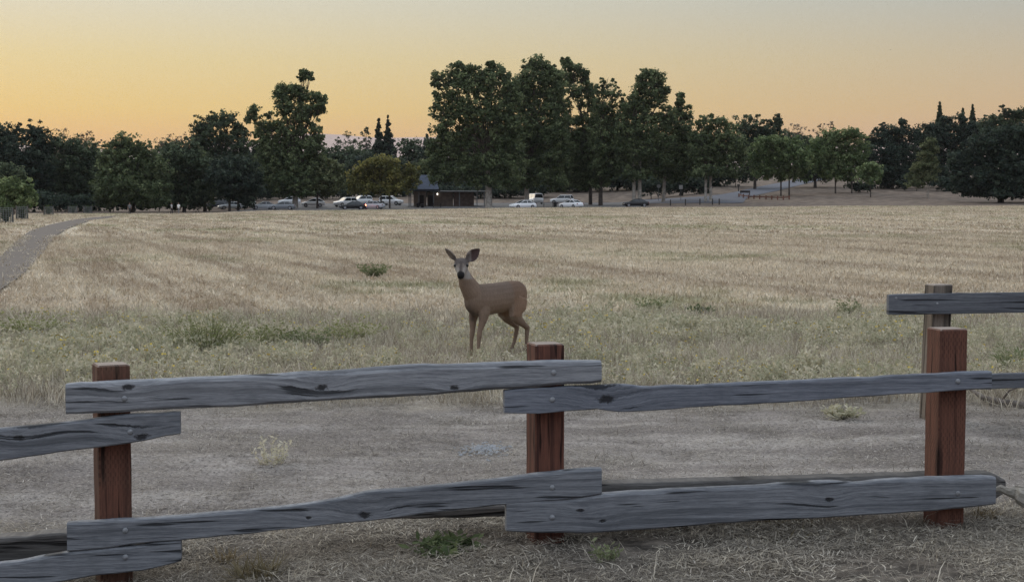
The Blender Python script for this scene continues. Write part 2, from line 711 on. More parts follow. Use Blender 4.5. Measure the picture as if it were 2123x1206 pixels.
def scatter(name, pts, scale, rotz, idx, meshes, label, cat, tilt=None):
    """instances of unlinked source tufts on explicit points"""
    pts = np.asarray(pts, np.float32)
    n = len(pts)
    me = bpy.data.meshes.new(name)
    me.vertices.add(n)
    me.vertices.foreach_set('co', pts.ravel())
    rot = np.zeros((n, 3), np.float32)
    rot[:, 2] = rotz
    if tilt is not None:
        rot[:, :2] = tilt
    a = me.attributes.new('rot', 'FLOAT_VECTOR', 'POINT')
    a.data.foreach_set('vector', rot.ravel())
    a = me.attributes.new('sc', 'FLOAT_VECTOR', 'POINT')
    sc3 = np.asarray(scale, np.float32)
    if sc3.ndim == 1:
        sc3 = np.repeat(sc3[:, None], 3, 1)
    a.data.foreach_set('vector', np.ascontiguousarray(sc3, dtype=np.float32).ravel())
    a = me.attributes.new('idx', 'INT', 'POINT')
    a.data.foreach_set('value', np.asarray(idx, np.int32))
    o = obj(name, me)
    ng = bpy.data.node_groups.new(name + '_nodes', 'GeometryNodeTree')
    ng.interface.new_socket('Geometry', in_out='INPUT', socket_type='NodeSocketGeometry')
    ng.interface.new_socket('Geometry', in_out='OUTPUT', socket_type='NodeSocketGeometry')
    gi, go = ng.nodes.new('NodeGroupInput'), ng.nodes.new('NodeGroupOutput')
    iop = ng.nodes.new('GeometryNodeInstanceOnPoints')
    jn = ng.nodes.new('GeometryNodeJoinGeometry')
    for k, sm in enumerate(meshes):
        so = bpy.data.objects.new(name + '_tuft', sm)
        oi = ng.nodes.new('GeometryNodeObjectInfo')
        oi.inputs['Object'].default_value = so
        oi.inputs['As Instance'].default_value = True
        ng.links.new(oi.outputs['Geometry'], jn.inputs[0])

    def named(nm, typ):
        q = ng.nodes.new('GeometryNodeInputNamedAttribute')
        q.data_type = typ
        q.inputs[0].default_value = nm
        return [s for s in q.outputs if s.enabled and s.name == 'Attribute'][0]
    ng.links.new(gi.outputs[0], iop.inputs['Points'])
    ng.links.new(jn.outputs[0], iop.inputs['Instance'])
    iop.inputs['Pick Instance'].default_value = True
    ng.links.new(named('idx', 'INT'), iop.inputs['Instance Index'])
    ng.links.new(named('rot', 'FLOAT_VECTOR'), iop.inputs['Rotation'])
    ng.links.new(named('sc', 'FLOAT_VECTOR'), iop.inputs['Scale'])
    ng.links.new(iop.outputs[0], go.inputs[0])
    md = o.modifiers.new('scatter', 'NODES')
    md.node_group = ng
    return tag(o, label, cat, kind='stuff')


def off_path(x, y, margin=0.0):
    a = np.interp(y, PATH_A[:, 1], PATH_A[:, 0])
    b = np.interp(y, PATH_B[:, 1], PATH_B[:, 0])
    return ~((x > a - margin) & (x < b + margin) & (y < PATH_A[-1, 1]))


def fan_points(n, d0, d1, half=.40, power=1.0, g=rng):
    """random points in the view fan between two distances; uniform on the ground for power 1"""
    t = g.uniform(size=n)
    d = (d0 ** (2 * power) + t * (d1 ** (2 * power) - d0 ** (2 * power))) ** (1 / (2 * power))
    x = g.uniform(-half, half, n) * d
    return x, d


def gz_near(x, y):
    """ground height including the small lumps near the fence"""
    z = ground(x, y)
    out = np.array(z, float)
    for i in range(len(x)):
        if y[i] < 40:
            p = Vector((x[i], y[i], 0))
            a = 1.0 if y[i] < 13.5 else .6
            out[i] += a * (0.030 * mnoise.noise(p * 1.3) + 0.016 * mnoise.noise(p * 5.0) + 0.010 * mnoise.noise(p * 13.0))
    return out


def _tuftmat(gain, tint=None, tf=0.0):
    def b(nt):
        c, P = field_colour(nt)
        r = obj_rand(nt)
        pr = nt.n('ShaderNodeNewGeometry').outputs['Random Per Island']
        c = nt.mix(tf, c, tint) if tint else c
        v = nt.math('ADD', .55 * gain, nt.math('MULTIPLY', nt.math('ADD', nt.math('MULTIPLY', r, .4), nt.math('MULTIPLY', pr, .6)), .9 * gain))
        vc = nt.comb(v, v, v)
        c = nt.mix(1.0, c, vc, 'MULTIPLY')
        return {'color': c, 'rough': .8, 'spec': .15, 'trans': (.25, c)}
    return b


def _randmat(stops, trans=.25):
    def b(nt):
        r = obj_rand(nt)
        pr = nt.n('ShaderNodeNewGeometry').outputs['Random Per Island']
        f = nt.math('ADD', nt.math('MULTIPLY', r, .55), nt.math('MULTIPLY', pr, .45))
        c = nt.ramp(f, stops)
        return {'color': c, 'rough': .75, 'spec': .2, 'trans': (trans, c)}
    return b


M['stubble'] = mat('mown_stubble', _tuftmat(1.15))
M['straw'] = mat('straw_litter', _randmat([(0, (.15, .128, .10)), (.35, (.34, .295, .23)), (.7, (.55, .49, .39)), (1, (.74, .69, .58))]))
M['track_straw'] = mat('track_straw', _randmat([(0, (.10, .09, .082)), (.4, (.24, .218, .195)), (.75, (.42, .385, .34)), (1, (.66, .61, .54))]))
M['straw_grey'] = mat('weathered_straw', _randmat([(0, (.07, .06, .052)), (.4, (.20, .175, .145)), (.7, (.40, .36, .30)), (1, (.74, .69, .60))]))
M['weed_stem'] = mat('weed_stems', _randmat([(0, (.28, .26, .17)), (.5, (.50, .46, .33)), (1, (.72, .66, .53))]))
M['weed_leaf'] = mat('weed_leaves', _randmat([(0, (.20, .21, .125)), (.35, (.41, .40, .275)), (.65, (.58, .54, .40)), (1, (.72, .66, .53))], .3))
M['yellow'] = mat('yellow_petals', (.62, .46, .10))
M['green_leaf'] = mat('green_leaves', _randmat([(0, (.095, .12, .055)), (.5, (.17, .20, .095)), (1, (.31, .33, .19))], .35))
M['dark_green'] = mat('dark_green_leaves', _randmat([(0, (.055, .08, .038)), (.6, (.11, .145, .065)), (1, (.21, .24, .115))], .35))
M['lime_leaf'] = mat('yellow_green_leaves', _randmat([(0, (.13, .15, .06)), (.5, (.27, .29, .125)), (1, (.46, .46, .25))], .35))
M['dark_stem'] = mat('dark_weed_stems', _randmat([(0, (.10, .11, .05)), (.5, (.17, .18, .09)), (1, (.28, .27, .15))]))
M['dry_tuft'] = mat('dry_tuft_blades', _randmat([(0, (.13, .11, .06)), (.5, (.24, .19, .11)), (1, (.40, .32, .20))]))

# mown field stubble, two sizes of tuft
sm = [multi_mesh('stubble', [(blades(60, .42, .03, .10, .012, .8, .6, .45, s), M['stubble'])]) for s in range(5)]
x, d = fan_points(15000, 18.5, 75, .40, .62)
keep = off_path(x, d, .1)
x, d = x[keep], d[keep]
scatter('mown_grass', np.stack([x, d, gz_near(x, d)], -1), rng.uniform(.6, 1.35, len(x)) * (1 + d / 90), rng.uniform(0, 6.28, len(x)),
        rng.integers(0, 5, len(x)), sm, 'short dry mown stubble covering the nearer field', 'grass')
sm2 = [multi_mesh('stubble_far', [(blades(46, .9, .05, .14, .045, .8, .6, .4, 20 + s), M['stubble'])]) for s in range(4)]
x, d = fan_points(15000, 70, 236, .40, .8)
keep = off_path(x, d, .5)
x, d = x[keep], d[keep]
scatter('far_mown_grass', np.stack([x, d, ground(x, d)], -1), rng.uniform(.7, 1.5, len(x)), rng.uniform(0, 6.28, len(x)),
        rng.integers(0, 4, len(x)), sm2, 'short dry mown stubble covering the far half of the field', 'grass')

# straw litter on the track and in front of the fence
lm = [multi_mesh('litter', [(blades(130, .24, .012, .06, .0030, 1.15, .5, .9, 40 + s), M['straw_grey'])]) for s in range(5)]
lm2 = [multi_mesh('litter_pale', [(blades(80, .26, .010, .05, .0035, 1.2, .5, .95, 50 + s), M['track_straw'])]) for s in range(4)]
lm3 = [multi_mesh('litter_mixed', [(blades(90, .2, .012, .07, .0034, 1.1, .6, .85, 45 + s), M['straw'])]) for s in range(2)]
x, d = fan_points(3900, 4.9, 8.0, .50)
nz = np.array([mnoise.noise(Vector((a * 1.1, b * 1.6, 1.0))) + .6 * mnoise.noise(Vector((a * 3.1, b * 4.0, 4.0))) for a, b in zip(x, d)])
keep = rng.uniform(size=len(x)) < np.clip(.62 + nz * 1.5, .06, 1)
x, d = x[keep], d[keep]
scatter('straw_litter', np.stack([x, d, gz_near(x, d)], -1), rng.uniform(.7, 1.3, len(x)), rng.uniform(0, 6.28, len(x)),
        rng.integers(0, 7, len(x)), lm + lm3, 'chopped grey straw litter in front of the fence', 'straw')
x, d = fan_points(4200, 7.6, 13.4, .46)
# fewer on the bare dirt, more towards its far edge
keep = rng.uniform(size=len(x)) < np.interp(d, [7.6, 9, 11, 12, 13.4], [.8, .6, .55, .9, 1])
x, d = x[keep], d[keep]
scatter('track_litter', np.stack([x, d, gz_near(x, d)], -1), rng.uniform(.6, 1.2, len(x)), rng.uniform(0, 6.28, len(x)),
        rng.integers(0, 7, len(x)), lm2 + lm[:3], 'scattered pale straw bits on the bare dirt track', 'straw')
# a few standing dry stalks
st = [multi_mesh('stalks', [(blades(5, .10, .06, .18, .0030, .7, .9, .1, 60 + s), M['straw'])]) for s in range(4)]
x, d = fan_points(260, 5.0, 8.0, .48)
scatter('dry_stalks', np.stack([x, d, gz_near(x, d)], -1), rng.uniform(.5, 1.1, len(x)), rng.uniform(0, 6.28, len(x)),
        rng.integers(0, 4, len(x)), st, 'thin curled dry grass stalks standing near the fence', 'grass')


# weedy margin between track and field
def wm(n, h, sp, lf, s, fl, leafm='weed_leaf'):
    a, b, c = weed_plant(n, h, sp, lf, s, fl)
    return multi_mesh('weed', [(a, M['weed_stem']), (b, M[leafm]), (c, M['yellow'])])


wmesh = [wm(9, .17, .60, .035, 70 + s, .16 if s < 2 else 0.0) for s in range(7)]
x, d = fan_points(4600, 12.6, 21.5, .40)
nz = np.array([mnoise.noise(Vector((a * .35, b * .35, 3.0))) for a, b in zip(x, d)])
pr = np.interp(d, [12.6, 13.6, 17.5, 20, 21.5], [.35, 1, 1, .4, .08]) + nz * .5
pr = np.where((np.abs(x + .15) < .9) & (d > 14.0) & (d < 16.4), pr * .3, pr)
keep = rng.uniform(size=len(x)) < pr
x, d, nz = x[keep], d[keep], nz[keep]
scatter('weedy_grass', np.stack([x, d, gz_near(x, d)], -1), np.interp(nz, [-.6, .6], [.6, 1.35]) * rng.uniform(.7, 1.25, len(x)),
        rng.uniform(0, 6.28, len(x)), np.where(np.array([mnoise.noise(Vector((a * .5, b * .8, 8.0))) for a, b in zip(x, d)]) > .12, rng.integers(0, 7, len(x)), rng.integers(2, 7, len(x))), wmesh, 'knee high grey green weeds with tiny yellow flowers behind the track', 'weeds')
gm_ = [multi_mesh('margin_grass', [(blades(40, .22, .07, .22, .006, .5, .7, .15, 80 + s), M['straw'])]) for s in range(4)]
x, d = fan_points(5600, 12.0, 22.5, .40)
keep = rng.uniform(size=len(x)) < np.interp(d, [12, 13, 19, 22.5], [.5, .9, .9, .4])
x, d = x[keep], d[keep]
scatter('margin_grass', np.stack([x, d, gz_near(x, d)], -1), rng.uniform(.5, 1.2, len(x)), rng.uniform(0, 6.28, len(x)),
        rng.integers(0, 4, len(x)), gm_, 'pale dry grass standing among the weeds', 'grass')


# ------------------------------------------------------------------ timber
def wood_mat(name, base, light, dark, knots=(), seed=0.0, axis=0, grain=90.0, incised=False, red=None):
    """grain runs along local axis (0 = x, 2 = z); knots: (along, across) in local metres"""
    def b(nt):
        P = nt.n('ShaderNodeTexCoord').outputs['Object']
        x, y, z = nt.xyz(P)
        al, ac = (x, z) if axis == 0 else (z, nt.math('ADD', x, y))
        push = None
        core = None
        for ka, kc, kr in knots:
            da = nt.math('MULTIPLY', nt.math('SUBTRACT', al, ka), .45)
            dc = nt.math('SUBTRACT', ac, kc)
            d = nt.math('SQRT', nt.math('ADD', nt.math('MULTIPLY', da, da), nt.math('MULTIPLY', dc, dc)))
            d = nt.math('ADD', d, nt.math('MULTIPLY', nt.math('SUBTRACT', nt.noise(P, 45.0, 3), .5), kr * .9))
            g = nt.math('POWER', 2.718, nt.math('MULTIPLY', nt.math('MULTIPLY', d, d), -1.0 / (2 * (kr * 1.5) ** 2)))
            t = nt.math('MULTIPLY', g, kr * 1.0)
            c = nt.math('SUBTRACT', 1.0, nt.step(d, kr * .18, kr * .55))
            push = t if push is None else nt.math('ADD', push, t)
            core = c if core is None else nt.math('MAXIMUM', core, c)
        acr = nt.math('ADD', ac, push) if push is not None else ac
        low = nt.noise(nt.comb(nt.math('MULTIPLY', al, .9), acr, seed), 3.0, 2)
        acw = nt.math('ADD', acr, nt.math('MULTIPLY', nt.math('SUBTRACT', low, .5), .012))
        v = nt.comb(nt.math('ADD', nt.math('MULTIPLY', al, .035), seed), acw, nt.math('MULTIPLY', y, .8))
        g1 = nt.math('ADD', nt.math('MULTIPLY', nt.noise(v, grain, 4, .62), .55), nt.math('MULTIPLY', nt.noise(nt.comb(nt.math('MULTIPLY', al, .06), acw, seed + 2.0), grain * 3.2, 3, .7), .45))
        g2 = nt.noise(nt.comb(nt.math('MULTIPLY', al, .02), acw, seed + 4.0), grain * .33, 2, .5)
        crk = nt.noise(nt.comb(nt.math('ADD', nt.math('MULTIPLY', al, .05), seed), acw, 9.0), grain * .45, 2, .45)
        blot = nt.noise(P, 5.0, 4, .6)
        c = nt.mix(nt.step(g1, .36, .64), base, light)
        c = nt.mix(nt.math('MULTIPLY', nt.step(g2, .48, .68), .50 if axis == 0 else .75), c, dark)
        c = nt.mix(nt.math('MULTIPLY', nt.step(crk, .60, .67), .85), c, tuple(q * .35 for q in dark))
        c = nt.mix(nt.math('MULTIPLY', nt.step(blot, .5, .75), .35), c, tuple(q * .7 for q in base))
        h = nt.math('SUBTRACT', nt.math('MULTIPLY', g1, .5), nt.math('MULTIPLY', nt.step(crk, .62, .70), .8))
        if red:
            c = nt.mix(nt.math('MULTIPLY', nt.step(nt.noise(P, 2.5, 4, .6), .42, .68), .7), c, red)
        if incised:
            row = nt.math('FLOOR', nt.math('DIVIDE', ac, .0115))
            zz = nt.math('ADD', nt.math('DIVIDE', al, .040), nt.math('MULTIPLY', row, .5))
            fz = nt.math('FRACT', zz)
            fx = nt.math('FRACT', nt.math('DIVIDE', ac, .0115))
            dash = nt.math('MULTIPLY', nt.math('LESS_THAN', nt.math('ABSOLUTE', nt.math('SUBTRACT', fx, .5)), .22),
                           nt.math('LESS_THAN', fz, .55))
            c = nt.mix(nt.math('MULTIPLY', dash, nt.math('MULTIPLY', nt.step(blot, .35, .6), .38)), c, tuple(q * .3 for q in dark))
            h = nt.math('SUBTRACT', h, nt.math('MULTIPLY', dash, .4))
        if axis == 2:
            nz = nt.xyz(nt.n('ShaderNodeNewGeometry').outputs['Normal'])[2]
            c = nt.mix(nt.math('MULTIPLY', nt.step(nz, .6, .9), .8), c, (.33, .285, .25))
        if core is not None:
            c = nt.mix(nt.math('MULTIPLY', core, .9), c, (.02, .019, .02))
            h = nt.math('SUBTRACT', h, nt.math('MULTIPLY', core, 1.2))
        return {'color': c, 'normal': nt.bump(h, .8, .006), 'rough': .82, 'spec': .2}
    return mat(name, b)


ALPHA = math.atan2(.29, 2.03)
FENCE_O = Vector((.1615, 7.23, 0))
FU = Vector((math.cos(ALPHA), math.sin(ALPHA), 0))
FV = Vector((-math.sin(ALPHA), math.cos(ALPHA), 0))


def on_plane(px, py, v0, O=FENCE_O, U=FU, V=FV):
    """local (u, z) of a pixel on the vertical plane v = v0 of a fence frame"""
    d = ray(px, py)
    C = Vector((0, 0, CAMH))
    t = (v0 - (C - O).dot(V)) / d.dot(V)
    p = C + d * t
    return (p - O).dot(U), p.z


def plank(name, top, bot, v0, thick, m, parent, O=FENCE_O, U=FU, V=FV, n=44, chamf=.012, seed=0, rough=.0022):
    """a rough timber whose front outline follows two polylines; it has its own thickness and worn edges"""
    T = [on_plane(px, py, v0, O, U, V) for px, py in top]
    B = [on_plane(px, py, v0, O, U, V) for px, py in bot]
    u0a, u1a = T[0][0], T[-1][0]
    rg = []
    for i in range(n + 1):
        f = i / n
        u = u0a + (u1a - u0a) * f
        zt = float(np.interp(u, [q[0] for q in T], [q[1] for q in T]))
        zb = float(np.interp(u, [q[0] for q in B], [q[1] for q in B]))
        zt += rough * mnoise.noise(Vector((u * 9, seed, 1))) * 2
        zb += rough * mnoise.noise(Vector((u * 9, seed, 5))) * 2
        c = chamf * (1 + .5 * mnoise.noise(Vector((u * 4, seed, 7))))
        e = .004
        fv = rough * mnoise.noise(Vector((u * 5, seed, 3)))
        sec = [(v0 + fv, zb + c * .5), (v0 + fv, (zb + zt) / 2), (v0 + fv, zt - c), (v0 + c * .35, zt - c * .3), (v0 + c, zt),
               (v0 + thick - e, zt - e * .3), (v0 + thick, zt - e * 2), (v0 + thick, zb + e * 2), (v0 + thick - e, zb), (v0 + c * .5, zb)]
        if i in (0, n):
            zm, vm = (zt + zb) / 2, v0 + thick / 2
            uu = u
            sec = [(vm + (a - vm) * .93, zm + (z - zm) * .95) for a, z in sec]
        else:
            uu = min(max(u, u0a + .006), u1a - .006)
        rg.append([(uu, a, z) for a, z in sec])
    b = MB().rings(rg)
    o = b.build(name, m, parent)
    return o


def bolts(parent, px_list, v0, O=FENCE_O, U=FU, V=FV, r=.0135):
    for px, py in px_list:
        u, z = on_plane(px, py, v0, O, U, V)
        k = MB()
        rg = []
        for i in range(5):
            th = i / 4 * math.pi / 2
            rr = r * math.cos(th) + .0006
            rg.append([(u + rr * math.cos(q * math.pi / 5), v0 - r * .6 * math.sin(th) + .001, z + rr * math.sin(q * math.pi / 5)) for q in range(10)])
        k.rings(rg)
        k.build('bolt', M['bolt'], parent, True)


M['bolt'] = simple('galvanised_bolt', (.25, .26, .275), .2, 40, .55, .5, .3)
GREY = ((.128, .136, .152), (.255, .266, .285), (.046, .049, .056))
PALE = ((.172, .180, .197), (.345, .355, .372), (.062, .065, .071))
M['beam'] = wood_mat('old_dark_timber', (.085, .08, .078), (.17, .16, .15), (.03, .028, .027), seed=31.0)

fence = thing('split_rail_fence', FENCE_O, ALPHA)
tag(fence, 'post and rail fence with red brown posts and grey weathered rails', 'fence')


def post(px, Y, width, ztop, rot, seed, parent, O, ang, m, lean=0.0, zbot=-.25, depth=None):
    p = stand(px, Y)
    loc = Vector((p.x, p.y, 0)) - O
    u = loc.x * math.cos(ang) + loc.y * math.sin(ang)
    v = -loc.x * math.sin(ang) + loc.y * math.cos(ang)
    h = width / 2
    hd = (depth or width) / 2
    rg = []
    n = 26
    for i in range(n + 1):
        z = zbot + (ztop - zbot) * i / n
        j = .0018 * mnoise.noise(Vector((z * 6, seed, 0)))
        e = .006
        a = h + j
        b2 = hd + j
        if i == n:
            a -= .007
            b2 -= .007
        ls = lean * (z - zbot)
        if i == n - 1:
            z = ztop - .007
        rg.append([(-a + e + ls, -b2, z), (0 + ls, -b2 - j, z), (a - e + ls, -b2, z), (a + ls, -b2 + e, z), (a + ls, b2 - e, z), (a - e + ls, b2, z), (-a + e + ls, b2, z),
                   (-a + ls, b2 - e, z), (-a + ls, -b2 + e, z)])
    o = MB().rings(rg).build('post', m, parent)
    o.location = (u, v, 0)
    o.rotation_euler = (0, 0, rot)
    return o


RED = ((.105, .050, .036), (.185, .082, .055), (.030, .016, .014))
M['post1'] = wood_mat('stained_post_a', *RED, seed=3.0, axis=2, grain=60, incised=True, red=(.15, .095, .062))
M['post2'] = wood_mat('stained_post_b', (.10, .045, .034), (.185, .078, .052), (.024, .014, .013), seed=8.0, axis=2, grain=75)
M['post3'] = wood_mat('stained_post_c', *RED, knots=((.86, .02, .02), (.2, -.04, .02)), seed=13.0, axis=2, grain=60, incised=True)
post(237, 6.94, .150, .905, rad(17), 1, fence, FENCE_O, ALPHA, M['post1'])
post(1130, 7.23, .150, .975, rad(9), 2, fence, FENCE_O, ALPHA, M['post2'])
post(1955, 7.51, .150, 1.025, rad(3), 3, fence, FENCE_O, ALPHA, M['post3'], lean=.004)

V0 = -.168
TH = .062


def rail(name, top, bot, knots, bolt, seed, tone=GREY, chamf=.012, thick=TH, n=44, v0=V0):
    kk = []
    for px, py, r in knots:
        u, z = on_plane(px, py, v0)
        kk.append((u, z, r))
    m = wood_mat(name, *tone, knots=kk, seed=seed)
    o = plank('rail', top, bot, v0, thick, m, fence, chamf=chamf, seed=seed, n=n)
    bolts(o, bolt, v0)
    return o


rail('weathered_rail_a', [(135, 795), (300, 787), (500, 779), (700, 768), (830, 757), (1000, 753), (1130, 748), (1248, 746)],
     [(135, 860), (300, 852), (500, 842), (700, 830), (900, 818), (1050, 806), (1180, 797), (1248, 794)],
     [(266, 803, .030), (668, 804, .034), (941, 804, .026)], [(258, 826), (1148, 772)], 2.3, PALE, .024)
rail('weathered_rail_b', [(-260, 918), (0, 888), (120, 877), (240, 862), (373, 853)],
     [(-260, 988), (0, 955), (120, 938), (250, 921), (300, 914), (340, 903), (373, 901)],
     [(293, 905, .034), (40, 908, .03)], [(270, 895)], 5.1)
rail('weathered_rail_c', [(1046, 808), (1130, 804), (1200, 800), (1290, 797), (1340, 801), (1420, 799), (1600, 791), (1800, 782), (2057, 769)],
     [(1046, 858), (1130, 857), (1190, 851), (1240, 848), (1270, 854), (1320, 853), (1420, 845), (1600, 835), (1800, 822), (2057, 805)],
     [(1256, 828, .045)], [(1145, 828), (1986, 790)], 7.7, ((.12, .132, .158), (.235, .25, .285), (.045, .049, .059)), .009)
rail('weathered_rail_d', [(138, 1083), (290, 1076), (450, 1062), (600, 1050), (690, 1036), (760, 1020), (860, 1012), (950, 1002), (1100, 985), (1170, 975), (1248, 970)],
     [(138, 1144), (290, 1126), (420, 1116), (600, 1096), (760, 1080), (900, 1062), (1050, 1046), (1170, 1035), (1248, 1026)],
     [(755, 1067, .036), (640, 1073, .016)], [(260, 1099), (1145, 1010)], 9.4)
rail('weathered_rail_e', [(-260, 1205), (0, 1168), (60, 1160), (140, 1144), (250, 1134), (375, 1118)],
     [(-260, 1268), (0, 1232), (100, 1210), (200, 1192), (290, 1184), (375, 1164)],
     [], [(260, 1154)], 12.2)
rail('weathered_rail_f', [(1050, 1038), (1180, 1034), (1250, 1024), (1400, 1014), (1550, 1008), (1660, 1001), (1720, 996), (1790, 1002), (1812, 996), (1900, 991), (2066, 986)],
     [(1050, 1103), (1150, 1105), (1250, 1104), (1400, 1092), (1550, 1081), (1700, 1074), (1850, 1064), (1990, 1054), (2066, 1046)],
     [(1204, 1058, .018), (1250, 1080, .020), (1718, 1035, .026)], [(1145, 1072), (1986, 1022)], 15.8, GREY, .016)

# second fence farther back on the right
F2O = stand(1932, 11.3)
F2A = rad(3.0)
F2U = Vector((math.cos(F2A), math.sin(F2A), 0))
F2V = Vector((-math.sin(F2A), math.cos(F2A), 0))
fence2 = thing('timber_rail_fence', F2O, F2A)
tag(fence2, 'older all grey post and rail fence beyond the dirt track', 'fence')
M['post4'] = wood_mat('grey_brown_post', (.14, .115, .095), (.25, .21, .17), (.05, .043, .036), seed=21.0, axis=2, grain=60)
post(1932, 11.3, .155, 1.045, rad(8), 4, fence2, F2O, F2A, M['post4'], lean=.03)
for nm, top, bot, bl, sd in (
        ('grey_rail_a', [(1843, 610), (1960, 608), (2123, 606), (2500, 600)], [(1843, 653), (1960, 651), (2123, 648), (2500, 640)], [(1858, 618), (1943, 629)], 24.0),
        ('grey_rail_b', [(1905, 779), (2060, 775), (2123, 773), (2500, 768)], [(1905, 812), (2060, 806), (2123, 804), (2500, 796)], [], 27.0)):
    m = wood_mat(nm, (.095, .10, .115), (.18, .19, .205), (.038, .04, .046), seed=sd)
    o = plank('rail', top, bot, -.150, .06, m, fence2, F2O, F2U, F2V, 40, .010, sd)
    bolts(o, bl, -.150, F2O, F2U, F2V, .010)

# low timbers lying on the ground behind the fence
for top, bot, lab in (
        ([(-260, 1135), (0, 1114), (135, 1104), (600, 1074), (1062, 1046)], [(-260, 1190), (0, 1165), (135, 1148), (300, 1118), (600, 1088), (760, 1077), (900, 1074), (1062, 1070)],
         'dark timber beam on the ground behind the fence post with sawn top'),
        ([(1085, 1012), (1250, 1003), (1600, 993), (1950, 983), (2040, 981), (2068, 984), (2086, 994)],
         [(1085, 1095), (1250, 1085), (1600, 1068), (1950, 1050), (2040, 1040), (2068, 1034), (2086, 1022)],
         'dark timber beam on the ground with a broken rounded end near the split log')):
    t = plank('ground_timber', top, bot, .10, .12, M['beam'], None, chamf=.014, seed=len(lab), rough=.004)
    t.location = FENCE_O
    t.rotation_euler = (0, 0, ALPHA)
    tag(t, lab, 'timber', 'timbers along the fence')

# dead wood on the right
M['pale_wood'] = wood_mat('bleached_dead_wood', (.27, .25, .21), (.46, .43, .38), (.12, .10, .085), seed=41.0)
M['bark'] = simple('grey_bark', (.15, .13, .115), .35, 14)
_g = random.Random(4)
pa, pb = at(2062, 1012, 7.62), at(2270, 1098, 7.30)
p, rr = [], []
for i in range(15):
    f = i / 14
    p.append(pa.lerp(pb, f) + Vector((_g.uniform(-.008, .008), _g.uniform(-.01, .01), .02 * math.sin(f * 7) + _g.uniform(-.008, .008))))
    w = (.012 + .035 * min(1, f * 3)) * _g.uniform(.75, 1.25)
    rr.append((w * _g.uniform(.5, .8), w))
k = MB().tube(p, rr, 7)
k.tube([p[4], p[4] + Vector((.06, -.03, -.06)), p[4] + Vector((.10, -.05, -.13))], [.022, .018, .010], 5)
k.tube([p[7], p[7] + Vector((.08, .02, .05)), p[7] + Vector((.2, .03, .06))], [.016, .012, .004], 5)
t = k.build('split_log', M['pale_wood'])
tag(t, 'pale split log lying beside the end of the lower rail', 'log')
p = [stand(2012, 12.35), stand(2040, 12.25), stand(2075, 12.1), stand(2110, 12.0), stand(2190, 11.8), stand(2290, 11.9)]
p = [q + Vector((0, 0, .055 - .01 * i + (.05 if i < 1 else 0))) for i, q in enumerate(p)]
k = MB().tube(p, [.012, .024, .028, .032, .034, .02], 7)
k.tube([p[2], p[2] + Vector((.05, -.05, .10)), p[2] + Vector((.13, -.10, .14))], [.012, .008, .004], 5)
t = k.build('fallen_branch', M['bark'], None, True)
tag(t, 'dark fallen branch on the ground under the far grey fence', 'branch')


# ------------------------------------------------------------------ bodies: lofted limbs fused into one skin
def fuse(name, mb, voxel, smooth_it=4):
    me = mb.mesh(name)
    bm = bmesh.new()
    bm.from_mesh(me)
    bmesh.ops.recalc_face_normals(bm, faces=bm.faces)
    bm.to_mesh(me)
    bm.free()
    tmp = bpy.data.objects.new(name, me)
    COL.objects.link(tmp)
    r = tmp.modifiers.new('r', 'REMESH')
    r.mode = 'VOXEL'
    r.voxel_size = voxel
    s = tmp.modifiers.new('s', 'SMOOTH')
    s.factor, s.iterations = .5, smooth_it
    dg = bpy.context.evaluated_depsgraph_get()
    new = bpy.data.meshes.new_from_object(tmp.evaluated_get(dg))
    bpy.data.objects.remove(tmp)
    new.polygons.foreach_set('use_smooth', [True] * len(new.polygons))
    return new


def paint(me, fn, blur=1, gain=1.0):
    a = me.attributes.new('coat', 'FLOAT_COLOR', 'POINT')
    c = np.ones((len(me.vertices), 4), np.float32)
    for i, v in enumerate(me.vertices):
        c[i, :3] = np.asarray(fn(v.co, v.normal)) * gain
    e = np.empty(len(me.edges) * 2, np.int32)
    me.edges.foreach_get('vertices', e)
    e = e.reshape(-1, 2)
    for _ in range(blur):
        acc = c.copy()
        cnt = np.ones(len(c))
        np.add.at(acc, e[:, 0], c[e[:, 1]])
        np.add.at(acc, e[:, 1], c[e[:, 0]])
        np.add.at(cnt, e[:, 0], 1)
        np.add.at(cnt, e[:, 1], 1)
        c = (acc / cnt[:, None]).astype(np.float32)
    a.data.foreach_set('color', c.ravel())


def coat_mat(name, scale=60, var=.35, rough=.8, bump=.35, stretch=(1, 1, .25)):
    def b(nt):
        at_ = nt.n('ShaderNodeAttribute', attribute_name='coat')
        P = nt.n('ShaderNodeTexCoord').outputs['Object']
        f = nt.noise(nt.mapping(P, scale=stretch), scale, 4, .65)
        f2 = nt.noise(P, 7.0, 3, .6)
        v = nt.math('ADD', 1 - var, nt.math('ADD', nt.math('MULTIPLY', f, var * 1.3), nt.math('MULTIPLY', f2, var * .7)))
        c = nt.mix(1.0, at_.outputs['Color'], nt.comb(v, v, v), 'MULTIPLY')
        return {'color': c, 'rough': rough, 'spec': .15, 'normal': nt.bump(f, bump, .01)}
    return mat(name, b)


M['fur'] = coat_mat('deer_coat', 85, .55, .85, .6, (1, 1, .35))
M['cloth'] = coat_mat('clothing', 30, .2, .85, .1, (1, 1, 1))
M['eye'] = mat('dark_eye', (.008, .007, .006), rough=.12, spec=.6)

# ---- the doe: x forward, y its left, z up
D = MB()


def esect(c, w, h, e1, e2, n=18):
    return [Vector(c) + e1 * (w * math.cos(2 * math.pi * k / n)) + e2 * (h * math.sin(2 * math.pi * k / n)) for k in range(n)]


